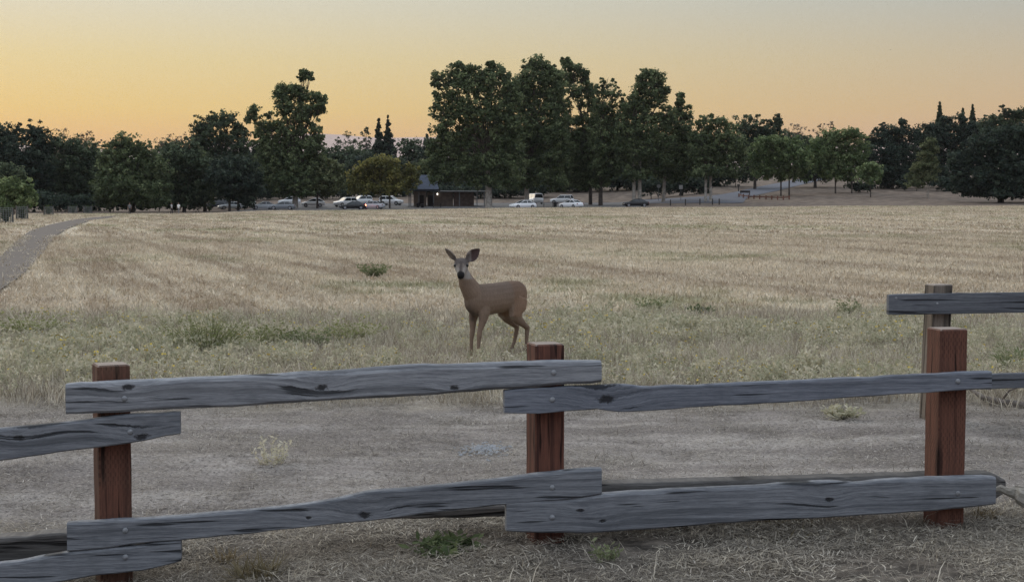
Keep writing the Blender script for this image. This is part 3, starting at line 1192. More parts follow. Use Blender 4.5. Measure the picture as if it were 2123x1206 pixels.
YV, ZV, XV = Vector((0, 1, 0)), Vector((0, 0, 1)), Vector((1, 0, 0))
torso = [(-.425, .690, .04, .05), (-.40, .682, .090, .108), (-.34, .672, .124, .148), (-.24, .666, .135, .158), (-.12, .655, .140, .160), (0, .645, .142, .162),
         (.10, .636, .140, .168), (.20, .632, .128, .170), (.28, .634, .110, .152), (.335, .642, .080, .115), (.365, .65, .04, .07)]
D.rings([esect((x, 0, z), w, h, YV, ZV) for x, z, w, h in torso])
neck = [((.23, 0, .66), .11, .13), ((.305, 0, .745), .095, .110), ((.365, 0, .83), .077, .092), ((.40, -.004, .905), .061, .069), ((.42, -.010, .965), .056, .062), ((.43, -.012, 1.01), .052, .055)]
rg = []
for i, (c, w, h) in enumerate(neck):
    a, b = Vector(neck[max(i - 1, 0)][0]), Vector(neck[min(i + 1, len(neck) - 1)][0])
    t = (b - a).normalized()
    e2 = YV.cross(t).normalized()
    rg.append(esect(c, w, h, YV, e2))
D.rings(rg)
HD = Vector((.643, .766, -.52)).normalized()
HS = ZV.cross(HD).normalized()          # sideways axis of the head
HU = HD.cross(HS).normalized()
HC = Vector((.425, -.012, 1.006))
head = [(-.085, .02, .02, -.005), (-.07, .046, .044, -.004), (-.035, .064, .060, 0), (.0, .069, .066, .002), (.04, .066, .063, .0), (.075, .054, .056, -.006), (.11, .043, .049, -.010),
        (.15, .036, .042, -.014), (.185, .034, .037, -.017), (.212, .030, .030, -.018), (.228, .016, .018, -.018)]
D.rings([esect(HC + HD * s + HU * dz, w * 1.14, h * 1.06, HS, HU, 16) for s, w, h, dz in head])


def leg(pts, n=10):
    D.tube([p for p, r in pts], [r for p, r in pts], n)


for s in (1, -1):
    fx = .015 * s
    leg([((.17, s * .075, .60), (.075, .05)), ((.195, s * .083, .50), (.066, .046)), ((.215, s * .083, .42), (.045, .036)), ((.235 + fx, s * .080, .33), .029), ((.245 + fx, s * .080, .275), .0285),
         ((.250 + fx, s * .080, .22), .0205), ((.255 + fx, s * .080, .11), .0185), ((.258 + fx, s * .080, .075), .023), ((.275 + fx, s * .080, .04), .021), ((.290 + fx, s * .080, .0), .028)])
for s, hx, foot in ((1, -.405, -.375), (-1, -.40, -.315)):
    leg([((-.28, s * .075, .64), (.125, .07)), ((-.255, s * .092, .55), (.118, .062)), ((-.225, s * .095, .47), (.085, .052)), ((-.275, s * .092, .415), (.054, .040)), ((-.345, s * .088, .365), .036),
         ((hx, s * .085, .325), .031), ((hx + .006, s * .085, .275), .025), ((hx * .55 + foot * .45, s * .085, .16), .0195), ((foot - .004, s * .085, .085), .024), ((foot + .012, s * .085, .045), .021), ((foot + .03, s * .085, 0), .028)])
D.tube([(-.40, 0, .765), (-.432, 0, .72), (-.445, 0, .64), (-.445, 0, .56)], [.022, .026, .022, .010], 8)


def ear(base, tip, face, wid):
    """a leaf shaped cupped ear from base to tip, opening towards `face`"""
    base, tip = Vector(base), Vector(tip)
    ax = (tip - base)
    L = ax.length
    ax.normalize()
    face = (face - ax * face.dot(ax)).normalized()
    sd = ax.cross(face)
    rg = []
    for t, w in ((0, .32), (.12, .55), (.3, .92), (.48, 1.0), (.66, .86), (.82, .56), (.94, .25), (1.0, .06)):
        c = base + ax * L * t
        ww = wid * w
        th = .0085
        out, inn = [], []
        for k in range(7):
            q = -1 + 2 * k / 6
            cup = (1 - q * q) * -.42 * ww
            pnt = c + sd * ww * q + face * cup
            out.append(pnt - face * th)
            inn.append(pnt + face * th)
        rg.append(out + inn[::-1])
    D.rings(rg)


def wl(lat, dep, z):
    """local deer coordinates from world lateral / towards-camera offsets"""
    return Vector((-.766 * lat + .643 * dep, .643 * lat + .766 * dep, z))


_h0 = HC + HU * .035 - HD * .01
_hlat = HC.x * -.766 + HC.y * .643
_hdep = HC.x * .643 + HC.y * .766
CAMD = wl(0, 1, 0)
ear(_h0 + HS * .050, wl(_hlat + .195, _hdep - .02, 1.168), wl(.10, 1, -.1), .060)
ear(_h0 - HS * .050, wl(_hlat - .172, _hdep - .01, 1.172), wl(-1.0, .35, .15), .046)
deer_me = fuse('deer', D, .007, 4)


def deer_col(p, n):
    base = np.array([.160, .114, .084])
    back = np.array([.112, .082, .064])
    c = base.copy()
    k = min(1, max(0, (p.z - .64) / .14)) if p.x < .25 else 0
    c = back * k + base * (1 - k)
    if p.x < -.18 and p.z > .45:
        c = c * np.array([1.08, .98, .9])
    if p.x < .33 and p.z < .5 and abs(p.y) < .12 and n.z < -.4 and p.z > .38:
        c = np.array([.19, .155, .13])           # belly
    if p.x > .2 and n.x > .1 and p.z < .74:
        k = min(1, max(0, (.66 - p.z) / .14)) * min(1, max(0, (.10 - abs(p.y)) / .06)) * min(1, max(0, (n.x - .1) / .4))
        c = c * (1 - k) + np.array([.07, .053, .045]) * k          # dark brisket
    if p.z < .42:
        c = np.array([.140, .100, .074])
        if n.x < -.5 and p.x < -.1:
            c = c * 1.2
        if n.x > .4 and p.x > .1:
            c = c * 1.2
    if p.z < .05:
        c = np.array([.03, .026, .024])          # hooves
    if p.x < -.385 and abs(p.y) < .07 and p.z > .56:
        c = np.array([.30, .27, .24]) if p.z > .62 else np.array([.05, .04, .035])
    d = p - HC
    s, w, h = d.dot(HD), d.dot(HS), d.dot(HU)
    if .86 < p.z < .95 and p.x > .30 and s < .12 and n.dot(HD) > .2 and h < -.03:
        c = np.array([.20, .172, .150])           # throat patch
    if s > -.12 and p.z > .86 and p.x > .26:
        lin = abs(w)
        if lin < .092 and h < .10 and s > -.09:
            c = np.array([.155, .128, .108])
            if h > .02 and s < .07:
                c = np.array([.085, .072, .066])     # forehead
            if s > .02 and lin > .022 and h < .03 and s < .17:
                c = np.array([.225, .205, .185])       # pale cheeks
            if s > .04 and lin < .014 and h > .02:
                c = np.array([.06, .05, .045])       # line down the nose
            if s > .17:
                c = np.array([.22, .20, .18]) if h < -.03 else np.array([.012, .011, .011])
            if s > .196:
                c = np.array([.012, .011, .011]) if h > -.045 else np.array([.22, .20, .18])
        elif h > .02 and lin >= .055:
            # ears: dark inside, brown grey outside
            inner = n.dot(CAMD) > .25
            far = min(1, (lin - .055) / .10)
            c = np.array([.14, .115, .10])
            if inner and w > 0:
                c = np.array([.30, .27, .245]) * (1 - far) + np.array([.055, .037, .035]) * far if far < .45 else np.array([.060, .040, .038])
    return c


paint(deer_me, deer_col, 4, 1.35)
_dp = stand(1023, 15.75)
deer = thing('deer', (_dp.x, _dp.y, _dp.z - .008), math.atan2(-.643, -.766))
deer.scale = (1, 1, 1.028)
tag(deer, 'young brown doe standing alert and looking over the fence', 'deer')
obj('body', deer_me, deer, M['fur'])
for s in (1, -1):
    c = HC + HD * .058 + HS * (s * .064) + HU * .024
    MB().ball(c, .0165, 10, 8).build('eye', M['eye'], deer, True)

# ------------------------------------------------------------------ single weeds, tufts and stones
def single_plant(px, py, h, n, spread, leaf, seed, name, label, cat='weed', leafm='weed_leaf', stemm='weed_stem', fl=0.0, w=.004, group=None, wide=1.0, lw=.4):
    p = hit(px, py)
    a, b, c = weed_plant(n, h, spread, leaf, seed, fl, w, lw)
    t = thing(name, (p.x, p.y, p.z - .012), 0)
    if wide != 1.0:
        t.scale = (wide, wide, 1)
    obj('stem', quick_mesh('stem', a[0], a[1]), t, M[stemm])['kind'] = 'stuff'
    obj('foliage', quick_mesh('foliage', b[0], b[1]), t, M[leafm])['kind'] = 'stuff'
    if len(c[0]):
        obj('flower', quick_mesh('flower', c[0], c[1]), t, M['yellow'])['kind'] = 'stuff'
    return tag(t, label, cat, group)


def single_tuft(px, py, h, n, r, seed, name, label, m, cat='tuft', lean=.7):
    p = hit(px, py)
    V, F = blades(n, r, h * .5, h, .007, lean, .7, .08, seed)
    o = obj(name, quick_mesh(name, V, F), None, M[m], (p.x, p.y, p.z - .012))
    return tag(o, label, cat)


single_plant(430, 738, .52, 300, 1.15, .030, 201, 'wild_shrub', 'broad twiggy green shrub with bare twigs sticking out behind the fence rail', 'shrub', 'lime_leaf', 'dark_stem', w=.0042, wide=1.35)
single_plant(640, 724, .26, 260, 1.05, .035, 202, 'low_bush', 'low dense green bush beside the twiggy shrub', 'bush', 'green_leaf', w=.003, wide=1.5)
single_plant(725, 712, .36, 150, 1.0, .035, 203, 'wild_weed', 'loose yellow green weed clump right of the low green bush', 'weed', 'lime_leaf', wide=1.5)
single_plant(560, 722, .34, 140, 1.0, .035, 221, 'wild_weed', 'loose yellow green weed clump between twiggy shrub and low bush', 'weed', 'lime_leaf', wide=1.5)
single_plant(60, 700, .36, 160, 1.0, .035, 222, 'wild_weed', 'wide yellow green weed patch beyond the first fence post', 'weed', 'lime_leaf', wide=2.0)
single_plant(562, 965, .21, 26, .55, .03, 204, 'small_weed', 'small bright green weed alone on the bare dirt track', 'weed', 'weed_leaf', fl=.08, w=.003)
single_plant(1450, 657, .20, 60, .9, .06, 205, 'dark_weed', 'dark green weed clump with a pale stalk at the field edge', 'weed', 'dark_green', wide=1.3)
for _dx in (-.17, .02):
    _k = MB().tube([(_dx, -.05, 0), (_dx + .01, -.05, .09), (_dx + .004, -.06, .17)], [.010, .009, .006], 5)
    _k.build('pale_stalk', M['straw'], [o for o in bpy.data.objects if o.name == 'dark_weed'][0])
single_plant(1392, 684, .12, 60, 1.1, .05, 206, 'flat_weed', 'flat dark green weed mat at the field edge', 'weed', 'dark_green', wide=1.8)
single_plant(1350, 650, .26, 60, .8, .05, 207, 'tall_weed', 'tall olive weed patch left of the dark clump', 'weed', 'green_leaf', wide=1.5)
single_plant(775, 576, .34, 60, .8, .07, 208, 'field_weed', 'rounded green weed standing alone in the mown field', 'weed', 'green_leaf', wide=1.5)
single_plant(1745, 868, .13, 40, 1.0, .05, 209, 'track_weed', 'small grey green weed rosette on the far side of the track', 'weed', 'weed_leaf', 'dark_stem', wide=1.2)
single_plant(1680, 785, .30, 50, .5, .06, 210, 'upright_weed', 'upright light green weed behind the second fence rail', 'weed', 'weed_leaf')
single_plant(2095, 775, .30, 60, .75, .08, 211, 'grassy_weed', 'coarse green grassy weed behind the grey lower rail', 'weed', 'green_leaf', lw=.15)
single_plant(1760, 655, .26, 50, .8, .05, 212, 'pale_weed', 'pale green weed near the far grey fence end', 'weed', 'green_leaf', wide=1.2)
single_plant(1255, 1160, .10, 16, .6, .03, 213, 'sprout', 'thin green sprout in the litter below the lower rail', 'weed', 'green_leaf', w=.002)
single_plant(930, 1142, .075, 46, 1.25, .05, 214, 'leafy_weed', 'flat bright green leafy weed in the straw before the fence', 'weed', 'dark_green', wide=1.6, w=.003)
single_tuft(530, 1202, .17, 260, .10, 301, 'grass_tuft', 'rusty green grass tuft sprouting in the straw before the fence', 'dry_tuft', lean=.9)
single_tuft(470, 1165, .10, 90, .06, 302, 'grass_tuft', 'small dark grass tuft just behind the rusty tuft', 'dry_tuft', lean=.7)
single_tuft(1620, 1105, .09, 180, .22, 303, 'grass_tuft', 'yellowish dry grass mat under the lower rail', 'dry_tuft', lean=1.0)
single_tuft(2045, 1078, .10, 160, .07, 304, 'grass_tuft', 'rust coloured dry tuft against the post base by the log', 'dry_tuft', lean=.9)
single_tuft(60, 1150, .13, 160, .16, 305, 'grass_tuft', 'dry grass clump on the ground timber by the first post', 'straw', lean=.8)

# heap of grey stone chips on the track
M['chip'] = mat('stone_chips', _randmat([(0, (.14, .15, .16)), (.5, (.30, .31, .33)), (1, (.52, .53, .54))], .0))
g = np.random.default_rng(5)
c0 = hit(1005, 932)
b = MB()
for _ in range(420):
    a, q = g.uniform(0, 6.28), abs(g.normal(0, .45))
    if q > 1:
        continue
    x, y = c0.x + math.cos(a) * q * .24, c0.y + math.sin(a) * q * .38
    r = g.uniform(.006, .016)
    z = float(gz_near(np.array([x]), np.array([y]))[0]) + .002 + .02 * (1 - q)
    k = len(b.v)
    pts = [(x + r * g.uniform(.6, 1.2), y, z), (x, y + r * g.uniform(.6, 1.2), z), (x - r * g.uniform(.6, 1.2), y, z), (x, y - r * g.uniform(.6, 1.2), z), (x, y, z + r * g.uniform(.5, .9))]
    b.v += pts
    b.f += [(k, k + 1, k + 4), (k + 1, k + 2, k + 4), (k + 2, k + 3, k + 4), (k + 3, k, k + 4)]
tag(b.build('stone_chips', M['chip']), 'heap of grey stone chips on the dirt track beside the middle post', 'stones', kind='stuff')


# ------------------------------------------------------------------ cars
M['glass'] = mat('car_glass', (.02, .025, .03), rough=.08, spec=.6)
M['tyre'] = mat('tyre_rubber', (.02, .02, .02), rough=.9)
M['rim'] = mat('alloy_rim', (.35, .36, .38), rough=.35, metal=.6)
M['lens'] = mat('headlamp_lens', (.55, .57, .60), rough=.15, spec=.6)
M['tail'] = mat('tail_lamp', (.25, .02, .02), rough=.2, spec=.5)
M['tail_lit'] = mat('tail_lamp_lit', lambda nt: {'color': (.5, .02, .01), 'emit': ((1.0, .10, .04), 30.0)})
M['trim'] = mat('black_trim', (.02, .02, .022), rough=.6)
PAINT = {}


def paint_mat(c):
    if c not in PAINT:
        PAINT[c] = mat('car_paint', lambda nt: {'color': c, 'rough': .25, 'spec': .5})
    return PAINT[c]


CARS = {
    'sedan': dict(body=[(2.32, .38, .62, .62), (2.2, .26, .74, .82), (1.5, .2, .88, .90), (.85, .2, .97, .91), (-1.2, .2, 1.0, .91), (-1.85, .22, 1.0, .89), (-2.2, .28, .93, .82), (-2.3, .42, .78, .68)],
                  cab=(-1.75, 1.0, -1.0, .05, .96, 1.42)),
    'hatch': dict(body=[(2.2, .38, .66, .62), (2.08, .26, .80, .84), (1.4, .22, .96, .92), (.85, .22, 1.06, .93), (-1.2, .22, 1.10, .93), (-1.9, .24, 1.10, .90), (-2.15, .32, 1.0, .84), (-2.22, .45, .8, .7)],
                  cab=(-2.05, 1.1, -1.25, -.05, 1.04, 1.60)),
    'suv': dict(body=[(2.3, .42, .80, .66), (2.2, .30, .92, .86), (1.4, .26, 1.06, .94), (.9, .26, 1.12, .95), (-1.6, .26, 1.14, .95), (-2.15, .30, 1.12, .92), (-2.3, .42, 1.0, .84)],
                cab=(-2.2, 1.0, -1.95, .2, 1.10, 1.72)),
    'van': dict(body=[(2.5, .42, .95, .75), (2.4, .30, 1.08, .92), (1.7, .28, 1.2, .98), (-2.3, .28, 1.25, 1.0), (-2.5, .4, 1.2, .96)],
                cab=(-2.45, 1.75, -2.4, .9, 1.2, 2.05)),
}


def car(px, Y, kind, colour, heading, label, lit=False, roofbox=False, scale=1.0):
    """heading 0: nose to the right of the picture; pi: to the left; -pi/2: towards the viewer"""
    p = stand(px, Y)
    S = CARS[kind]
    t = thing('parked_car', (p.x, p.y, p.z + .05), heading)
    t.scale = (scale,) * 3
    pm = paint_mat(colour)
    rg = []
    for x, z0, z1, w in S['body']:
        c = .10
        rg.append([(x, -w + c, z0), (x, w - c, z0), (x, w, z0 + c), (x, w, z1 - c * 1.6), (x, w - c * .9, z1 - c * .3), (x, w - c * 2.4, z1),
                   (x, -w + c * 2.4, z1), (x, -w + c * .9, z1 - c * .3), (x, -w, z1 - c * 1.6), (x, -w, z0 + c)])
    MB().rings(rg).build('body', pm, t, True)
    x0, x1, t0, t1, zb, zt = S['cab']
    w0, w1 = S['body'][3][3] - .08, S['body'][3][3] - .28

    def sec(f, inset=0.0):
        a, b = x0 + (t0 - x0) * f + inset, x1 + (t1 - x1) * f - inset
        w = w0 + (w1 - w0) * f - inset
        z = zb + (zt - zb) * f
        c = .12
        return [(a, -w + c, z), (a + c, -w, z), (b - c, -w, z), (b, -w + c, z), (b, w - c, z), (b - c, w, z), (a + c, w, z), (a, w - c, z)]
    MB().rings([sec(0), sec(.35), sec(.7), sec(.93)]).build('window', M['glass'], t)
    rf = MB().rings([[(q[0], q[1], q[2]) for q in sec(.90, -.015)], [(q[0], q[1], q[2]) for q in sec(.97, .0)], [(q[0] * .97 + (t0 + t1) * .015, q[1] * .9, q[2] + .035) for q in sec(.99, .05)]])
    rf.build('roof', pm, t, True)
    for sx, (xa, xb) in ((1, (x1, t1)), (0, ((x0 + x1) / 2 - .1, (t0 + t1) / 2)), (-1, (x0, t0))):
        for sy in (1, -1):
            MB().tube([(xa - .05 * sx, sy * (w0 - .015), zb), (xb - .03 * sx, sy * (w1 - .0), zt * .975)], [.045, .045], 5).build('pillar', pm, t)
    L = S['body'][0][0]
    wy = S['body'][3][3]
    for sx in (1, -1):
        for sy in (1, -1):
            wx = sx * L * .60
            r = .34 if kind in ('sedan', 'hatch') else .38
            k = MB()
            k.rings([[(wx + rr * math.cos(q * math.pi / 8), sy * yy, r + rr * math.sin(q * math.pi / 8)) for q in range(16)]
                     for rr, yy in ((r * .9, wy - .20), (r, wy - .17), (r, wy + .0), (r * .93, wy + .02))])
            wo = k.build('wheel', M['tyre'], t)
            MB().rings([[(wx + rr * math.cos(q * math.pi / 6), sy * yy, r + rr * math.sin(q * math.pi / 6)) for q in range(12)]
                        for rr, yy in ((r * .62, wy + .015), (r * .62, wy + .03), (r * .15, wy + .022))]).build('rim', M['rim'], wo)
    b0, b1 = S['body'][1], S['body'][-2]
    for sy in (1, -1):
        MB().box(b0[0] - .18, b0[0] + .06, sy * (b0[3] - .14) - .13, sy * (b0[3] - .14) + .13, b0[2] - .20, b0[2] - .07, .02).build('headlight', M['lens'], t)
        MB().box(b1[0] - .08, b1[0] + .12, sy * (b1[3] - .12) - .13, sy * (b1[3] - .12) + .13, b1[2] - .24, b1[2] - .08, .02).build('tail_light', M['tail_lit'] if lit else M['tail'], t)
    MB().box(L - .22, L + .0, -.5, .5, .40, .55, .02).build('grille', M['trim'], t)
    if roofbox:
        MB().box(-1.6, .1, -.5, .5, zt + .06, zt + .22, .06).build('roof_rack', M['trim'], t)
    return tag(t, label, 'car', 'cars in the parking lot')


WHITE, SILVER, GREYC, DARK, BLACK = (.86, .87, .88), (.48, .50, .52), (.20, .215, .23), (.045, .05, .06), (.012, .012, .014)
PI = math.pi
car(452, 292, 'suv', DARK, PI, 'dark car parked beyond the shrub edge, far end of its row')
car(478, 274, 'sedan', SILVER, PI + .4, 'silver sedan partly behind the dark oak trunk')
car(505, 280, 'suv', WHITE, PI - .5, 'white car mostly hidden behind the dark oak foliage')
car(545, 266, 'sedan', SILVER, PI + .35, 'silver sedan between the dark oak and a grey sedan')
car(585, 257, 'sedan', GREYC, PI + .05, 'low dark grey sedan in front of the pale sycamore trunk')
car(600, 287, 'hatch', WHITE, PI + .15, 'white crossover half behind the pale sycamore trunk')
car(649, 276, 'hatch', WHITE, PI + .1, 'white hatchback crossed by a thin dark trunk')
car(716, 277, 'suv', WHITE, PI + .75, 'white crossover behind the black car')
car(731, 258, 'sedan', BLACK, PI + .2, 'black sedan with its red tail light on', lit=True)
car(748, 291, 'suv', WHITE, PI + .6, 'white wagon with a roof rack', roofbox=True)
car(771, 262, 'sedan', SILVER, PI - .25, 'pale sedan right behind the red tail light')
car(811, 284, 'suv', WHITE, -.3, 'white car between the thin trunks left of the shelter')
car(1108, 292, 'van', WHITE, PI / 2 + .35, 'tall white van facing away under the sycamores')
car(1165, 296, 'suv', WHITE, PI - .35, 'white crossover right of the picnic table')
car(1084, 251, 'sedan', WHITE, PI + .5, 'low white and black car at the near field edge')
car(1184, 256, 'sedan', WHITE, PI / 2 + .75, 'white sedan with dark windows right of the picnic table')
car(1318, 262, 'sedan', BLACK, PI + .1, 'black sedan parked alone near the twin pale trunks')

# ------------------------------------------------------------------ shelter building
M['plaster'] = simple('tan_block_wall', (.20, .165, .14), .2, 1.2)
M['brick_wall'] = simple('brown_brick_wall', (.12, .088, .075), .25, 2.0)
M['roof_slate'] = simple('blue_grey_roof', (.085, .10, .135), .2, 2.0)
M['fascia'] = simple('dark_fascia', (.03, .032, .04), .2, 2.0)
M['gravel_roof'] = simple('pale_roof_edge', (.34, .35, .34), .15, 2.0)
M['steel'] = simple('grey_steel', (.20, .205, .21), .15, 4.0)
M['lamp'] = mat('lamp_glow', lambda nt: {'color': (.9, .9, .9), 'emit': ((1.0, .96, .88), 4.0)})
M['door'] = simple('dark_door', (.03, .028, .03), .2, 2.0)
BY = 277.0
_b = stand(925, BY)
bl = thing('picnic_shelter', (_b.x, _b.y, _b.z - .1), rad(3))
tag(bl, 'low tan park building with a blue grey gable roof and flat wing', 'building')


def bx(px):
    return (px - 925) / FPX * BY


def part(name, m, *a, **k):
    return MB().box(*a, **k).build(name, m, bl)


part('floor', M['gravel_roof'], bx(846), bx(1004), -3.4, 4.4, -.1, .14)
part('wall', M['plaster'], bx(858), bx(884), -1.4, 4, .14, 2.9)
part('wall', M['plaster'], bx(886), bx(939), -1.0, 4, .14, 2.75)
part('wall', M['brick_wall'], bx(941), bx(982), -1.6, 4, .14, 2.75)
part('flat_roof', M['gravel_roof'], bx(908), bx(1008), -3.2, 4.4, 2.86, 3.08)
part('fascia', M['fascia'], bx(909), bx(1007), -3.1, 4.3, 2.77, 2.855)
part('porch_roof', M['fascia'], bx(848), bx(913), -3.3, 4.4, 2.95, 3.2, .05)
w0, w1 = bx(866), bx(910)
k = MB()
k.v = [(w0, -3.0, 3.25), (w1, -3.0, 3.25), (w1 - .5, .7, 6.0), (w0 + .5, .7, 6.0), (w0, 4.3, 3.25), (w1, 4.3, 3.25)]
k.f = [(0, 1, 2, 3), (3, 2, 5, 4), (0, 3, 4), (1, 5, 2), (0, 4, 5, 1)]
k.build('gable_roof', M['roof_slate'], bl)
part('eave', M['fascia'], w0 - .1, w1 + .1, -3.1, -2.95, 3.02, 3.3)
for px in (849, 852.5, 869, 899, 952, 988, 1003):
    q = bx(px)
    MB().box(q - .09, q + .09, -2.9, -2.72, .14, 2.8).build('column', M['steel'], bl)
for px in (874, 893):
    part('door', M['door'], bx(px) - .45, bx(px) + .45, -1.45 if px < 884 else -1.06, -1.40 if px < 884 else -1.0, .14, 2.2)
part('wall_lamp', M['lamp'], bx(906) - .15, bx(906) + .15, -1.22, -1.02, 2.30, 2.55)
part('beam', M['brick_wall'], bx(900), bx(906), -3.0, -1.0, 2.2, 2.7)


def small_table(px, Y, w, label, name='picnic_table', m='trim'):
    p = stand(px, Y)
    t = thing(name, (p.x, p.y, p.z + .05), 0)
    MB().box(-w / 2, w / 2, -.4, .4, .72, .79).build('table_top', M[m], t)
    for s in (-1, 1):
        MB().box(-w / 2, w / 2, s * .75 - .14, s * .75 + .14, .42, .47).build('seat', M[m], t)
        x = s * w * .36
        MB().box(x - .05, x + .05, -.8, .8, .34, .419).build('leg_beam', M[m], t)
        MB().box(x - .05, x + .05, -.30, -.2, 0, .719).build('leg', M[m], t)
        MB().box(x - .05, x + .05, .2, .30, 0, .719).build('leg', M[m], t)
    return tag(t, label, 'table', 'picnic tables')


M['dark_plank'] = simple('dark_weathered_plank', (.055, .048, .045), .3, 5)
small_table(906, 271.5, 1.9, 'dark picnic table in front of the tan park building', m='dark_plank')
small_table(1137, 272, 2.3, 'dark picnic table under the sycamores between two white cars', m='dark_plank')


def bin_(px, Y, label, r=.28, h=.95, m='trim'):
    p = stand(px, Y)
    t = thing('litter_bin', (p.x, p.y, p.z + .05))
    k = MB().rings([[(rr * math.cos(q * PI / 6), rr * math.sin(q * PI / 6), z) for q in range(12)] for rr, z in ((r * .9, 0), (r, .05), (r, h * .85))])
    k.build('barrel', M[m], t)
    MB().rings([[(rr * math.cos(q * PI / 6), rr * math.sin(q * PI / 6), z) for q in range(12)] for rr, z in ((r * 1.08, h * .85), (r * 1.05, h * .9), (r * .5, h))]).build('lid', M[m], t)
    return tag(t, label, 'bin', 'litter bins')


bin_(866.5, 272, 'dark litter bin by the left porch column of the park building')
bin_(875.5, 271, 'short dark litter bin on the grass before the park building', .3, .7)
bin_(1151, 271, 'dark litter bin right of the picnic table under the sycamores')

# ------------------------------------------------------------------ signs, bollards, low timber barrier by the road
M['signface'] = simple('pale_sign_face', (.52, .53, .52), .1, 3)
M['signgrey'] = simple('grey_sign_back', (.30, .31, .31), .1, 3)
M['darkpost'] = simple('dark_post', (.05, .045, .042), .3, 6)
M['redwood'] = simple('red_brown_timber', (.16, .075, .055), .3, 4)


def sign(px, Y, h, shape, m, label):
    p = stand(px, Y)
    t = thing('road_sign', p)
    MB().tube([(0, .04, -.2), (0, .04, h)], [.045, .045], 6).build('post', M['steel'], t)
    if shape == 'round':
        MB().rings([[(r * math.cos(q * PI / 12), y, h - .25 + r * math.sin(q * PI / 12)) for q in range(24)] for r, y in ((.36, -.006), (.375, -.014), (.36, -.022))]).build('panel', m, t)
    else:
        MB().box(-.33, .33, -.03, -.006, h - .75, h, .004).build('panel', m, t)
    return tag(t, label, 'sign')


sign(1365.5, 284, 3.1, 'round', M['signgrey'], 'round pale sign on a pole among the roadside trees')
sign(1411.5, 278, 2.9, 'square', M['signface'], 'white rectangular sign on a pole beside the road')
# dark box on a post by the road bend
p = hit(1531, 397)
t = thing('post_box', p)
MB().box(-.10, .10, -.10, .10, -.2, 1.1).build('post', M['darkpost'], t)
MB().box(-.28, .28, -.25, .25, 1.1, 1.5, .05).build('box', M['darkpost'], t)
tag(t, 'dark box on a short post at the upper side of the road', 'post')
for i, px in enumerate((1390, 1421, 1451, 1477, 1491)):
    p = stand(px, 259.5 - i * .3)
    o = MB().rings([[(x * s, y * s, z) for x, y in ((-.09, -.09), (.09, -.09), (.09, .09), (-.09, .09))] for s, z in ((1, -.1), (1, 1.0), (.8, 1.08))]).build('bollard', M['darkpost'], None, loc=p)
    tag(o, 'short dark bollard ' + ('just right of the leaning pale trunk', 'below the white rectangular sign', 'left of the forked white trunk', 'right of the forked white trunk', 'where the bollard row ends at the open road')[i], 'bollard', 'bollards along the road')
br = None
P = [hit(px, py) for px, py in ((1532, 409), (1541, 410.5), (1552, 412), (1563, 412.5), (1575, 413), (1588, 413.5), (1600, 414), (1612, 414.5), (1624, 414.5), (1636, 413.5))]
br = thing('timber_barrier', P[0])
for q in P:
    r = q - P[0]
    MB().box(r.x - .11, r.x + .11, r.y - .11, r.y + .11, r.z - .2, r.z + .75).build('post', M['redwood'], br)
for i in range(len(P) - 1):
    a, c = P[i] - P[0], P[i + 1] - P[0]
    d = (c - a).normalized()
    MB().tube([a + d * .12 + Vector((0, 0, .45)), c - d * .12 + Vector((0, 0, .45))], [(.05, .11), (.05, .11)], 6, upv=(0, 1, 0)).build('rail', M['redwood'], br)
tag(br, 'low red brown timber barrier curving along the road', 'barrier')
q = hit(1545, 405)
t = thing('park_bench', q)
MB().box(-1.0, 1.0, -.18, .18, .42, .48).build('seat', M['dark_plank'], t)
MB().box(-1.0, 1.0, .18, .23, .55, .92).build('backrest', M['dark_plank'], t)
for s in (-1, 1):
    MB().box(s * .85 - .05, s * .85 + .05, -.16, .17, -.05, .419).build('leg', M['dark_plank'], t)
    MB().box(s * .85 - .04, s * .85 + .04, .231, .28, .0, .9).build('back_support', M['dark_plank'], t)
tag(t, 'dark bench beside the road above the red barrier', 'bench')

# ------------------------------------------------------------------ wire tree guards along the path
M['wire'] = simple('weathered_wire', (.16, .17, .165), .2, 4)
M['stake'] = simple('wood_stake', (.12, .105, .09), .3, 6)


def guard(px, py, w, h, label, seed):
    p = hit(px, py)
    t = thing('tree_guard', p)
    r = w / 2
    n = 16
    for i in range(n):
        a = 2 * PI * i / n
        MB().tube([(r * math.cos(a), r * math.sin(a), -.02), (r * math.cos(a), r * math.sin(a), h)], [.022, .022], 4).build('upright_wire', M['wire'], t)
    for j in range(8):
        z = h * j / 7
        ring = [(r * math.cos(2 * PI * i / n), r * math.sin(2 * PI * i / n), z) for i in range(n + 1)]
        MB().tube(ring, .020, 4).build('hoop', M['wire'], t)
    for a in (.6, 3.4):
        MB().box(r * 1.08 * math.cos(a) - .05, r * 1.08 * math.cos(a) + .05, r * 1.08 * math.sin(a) - .05, r * 1.08 * math.sin(a) + .05, -.2, h + .15).build('stake', M['stake'], t)
    (sv, sf), (lv, lf), _ = weed_plant(40, h * 1.15, .35, .30, seed, 0, .02)
    obj('sapling_stem', quick_mesh('stem', sv, sf), t, M['stake'])['kind'] = 'stuff'
    obj('sapling_leaves', quick_mesh('leaves', lv, lf), t, M['sapling'])['kind'] = 'stuff'
    return tag(t, label, 'tree guard', 'wire tree guards')


M['sapling'] = mat('sapling_leaves', _randmat([(0, (.03, .05, .02)), (.6, (.07, .10, .04)), (1, (.13, .16, .07))], .2))
guard(12, 462, 1.15, 1.30, 'wide wire tree guard under the pale green tree, tallest of the row', 401)
guard(46, 455, 1.05, 1.30, 'wire tree guard beside a dark stake under the pale green tree', 402)
guard(101, 446, 1.2, 1.15, 'wire tree guard alone before the dark trees', 403)
guard(151, 442.5, 1.35, 1.1, 'wire tree guard with a leafy top next to its twin near the path end', 404)
guard(182, 442, 1.35, 1.1, 'last wire tree guard where the path meets the trees', 405)


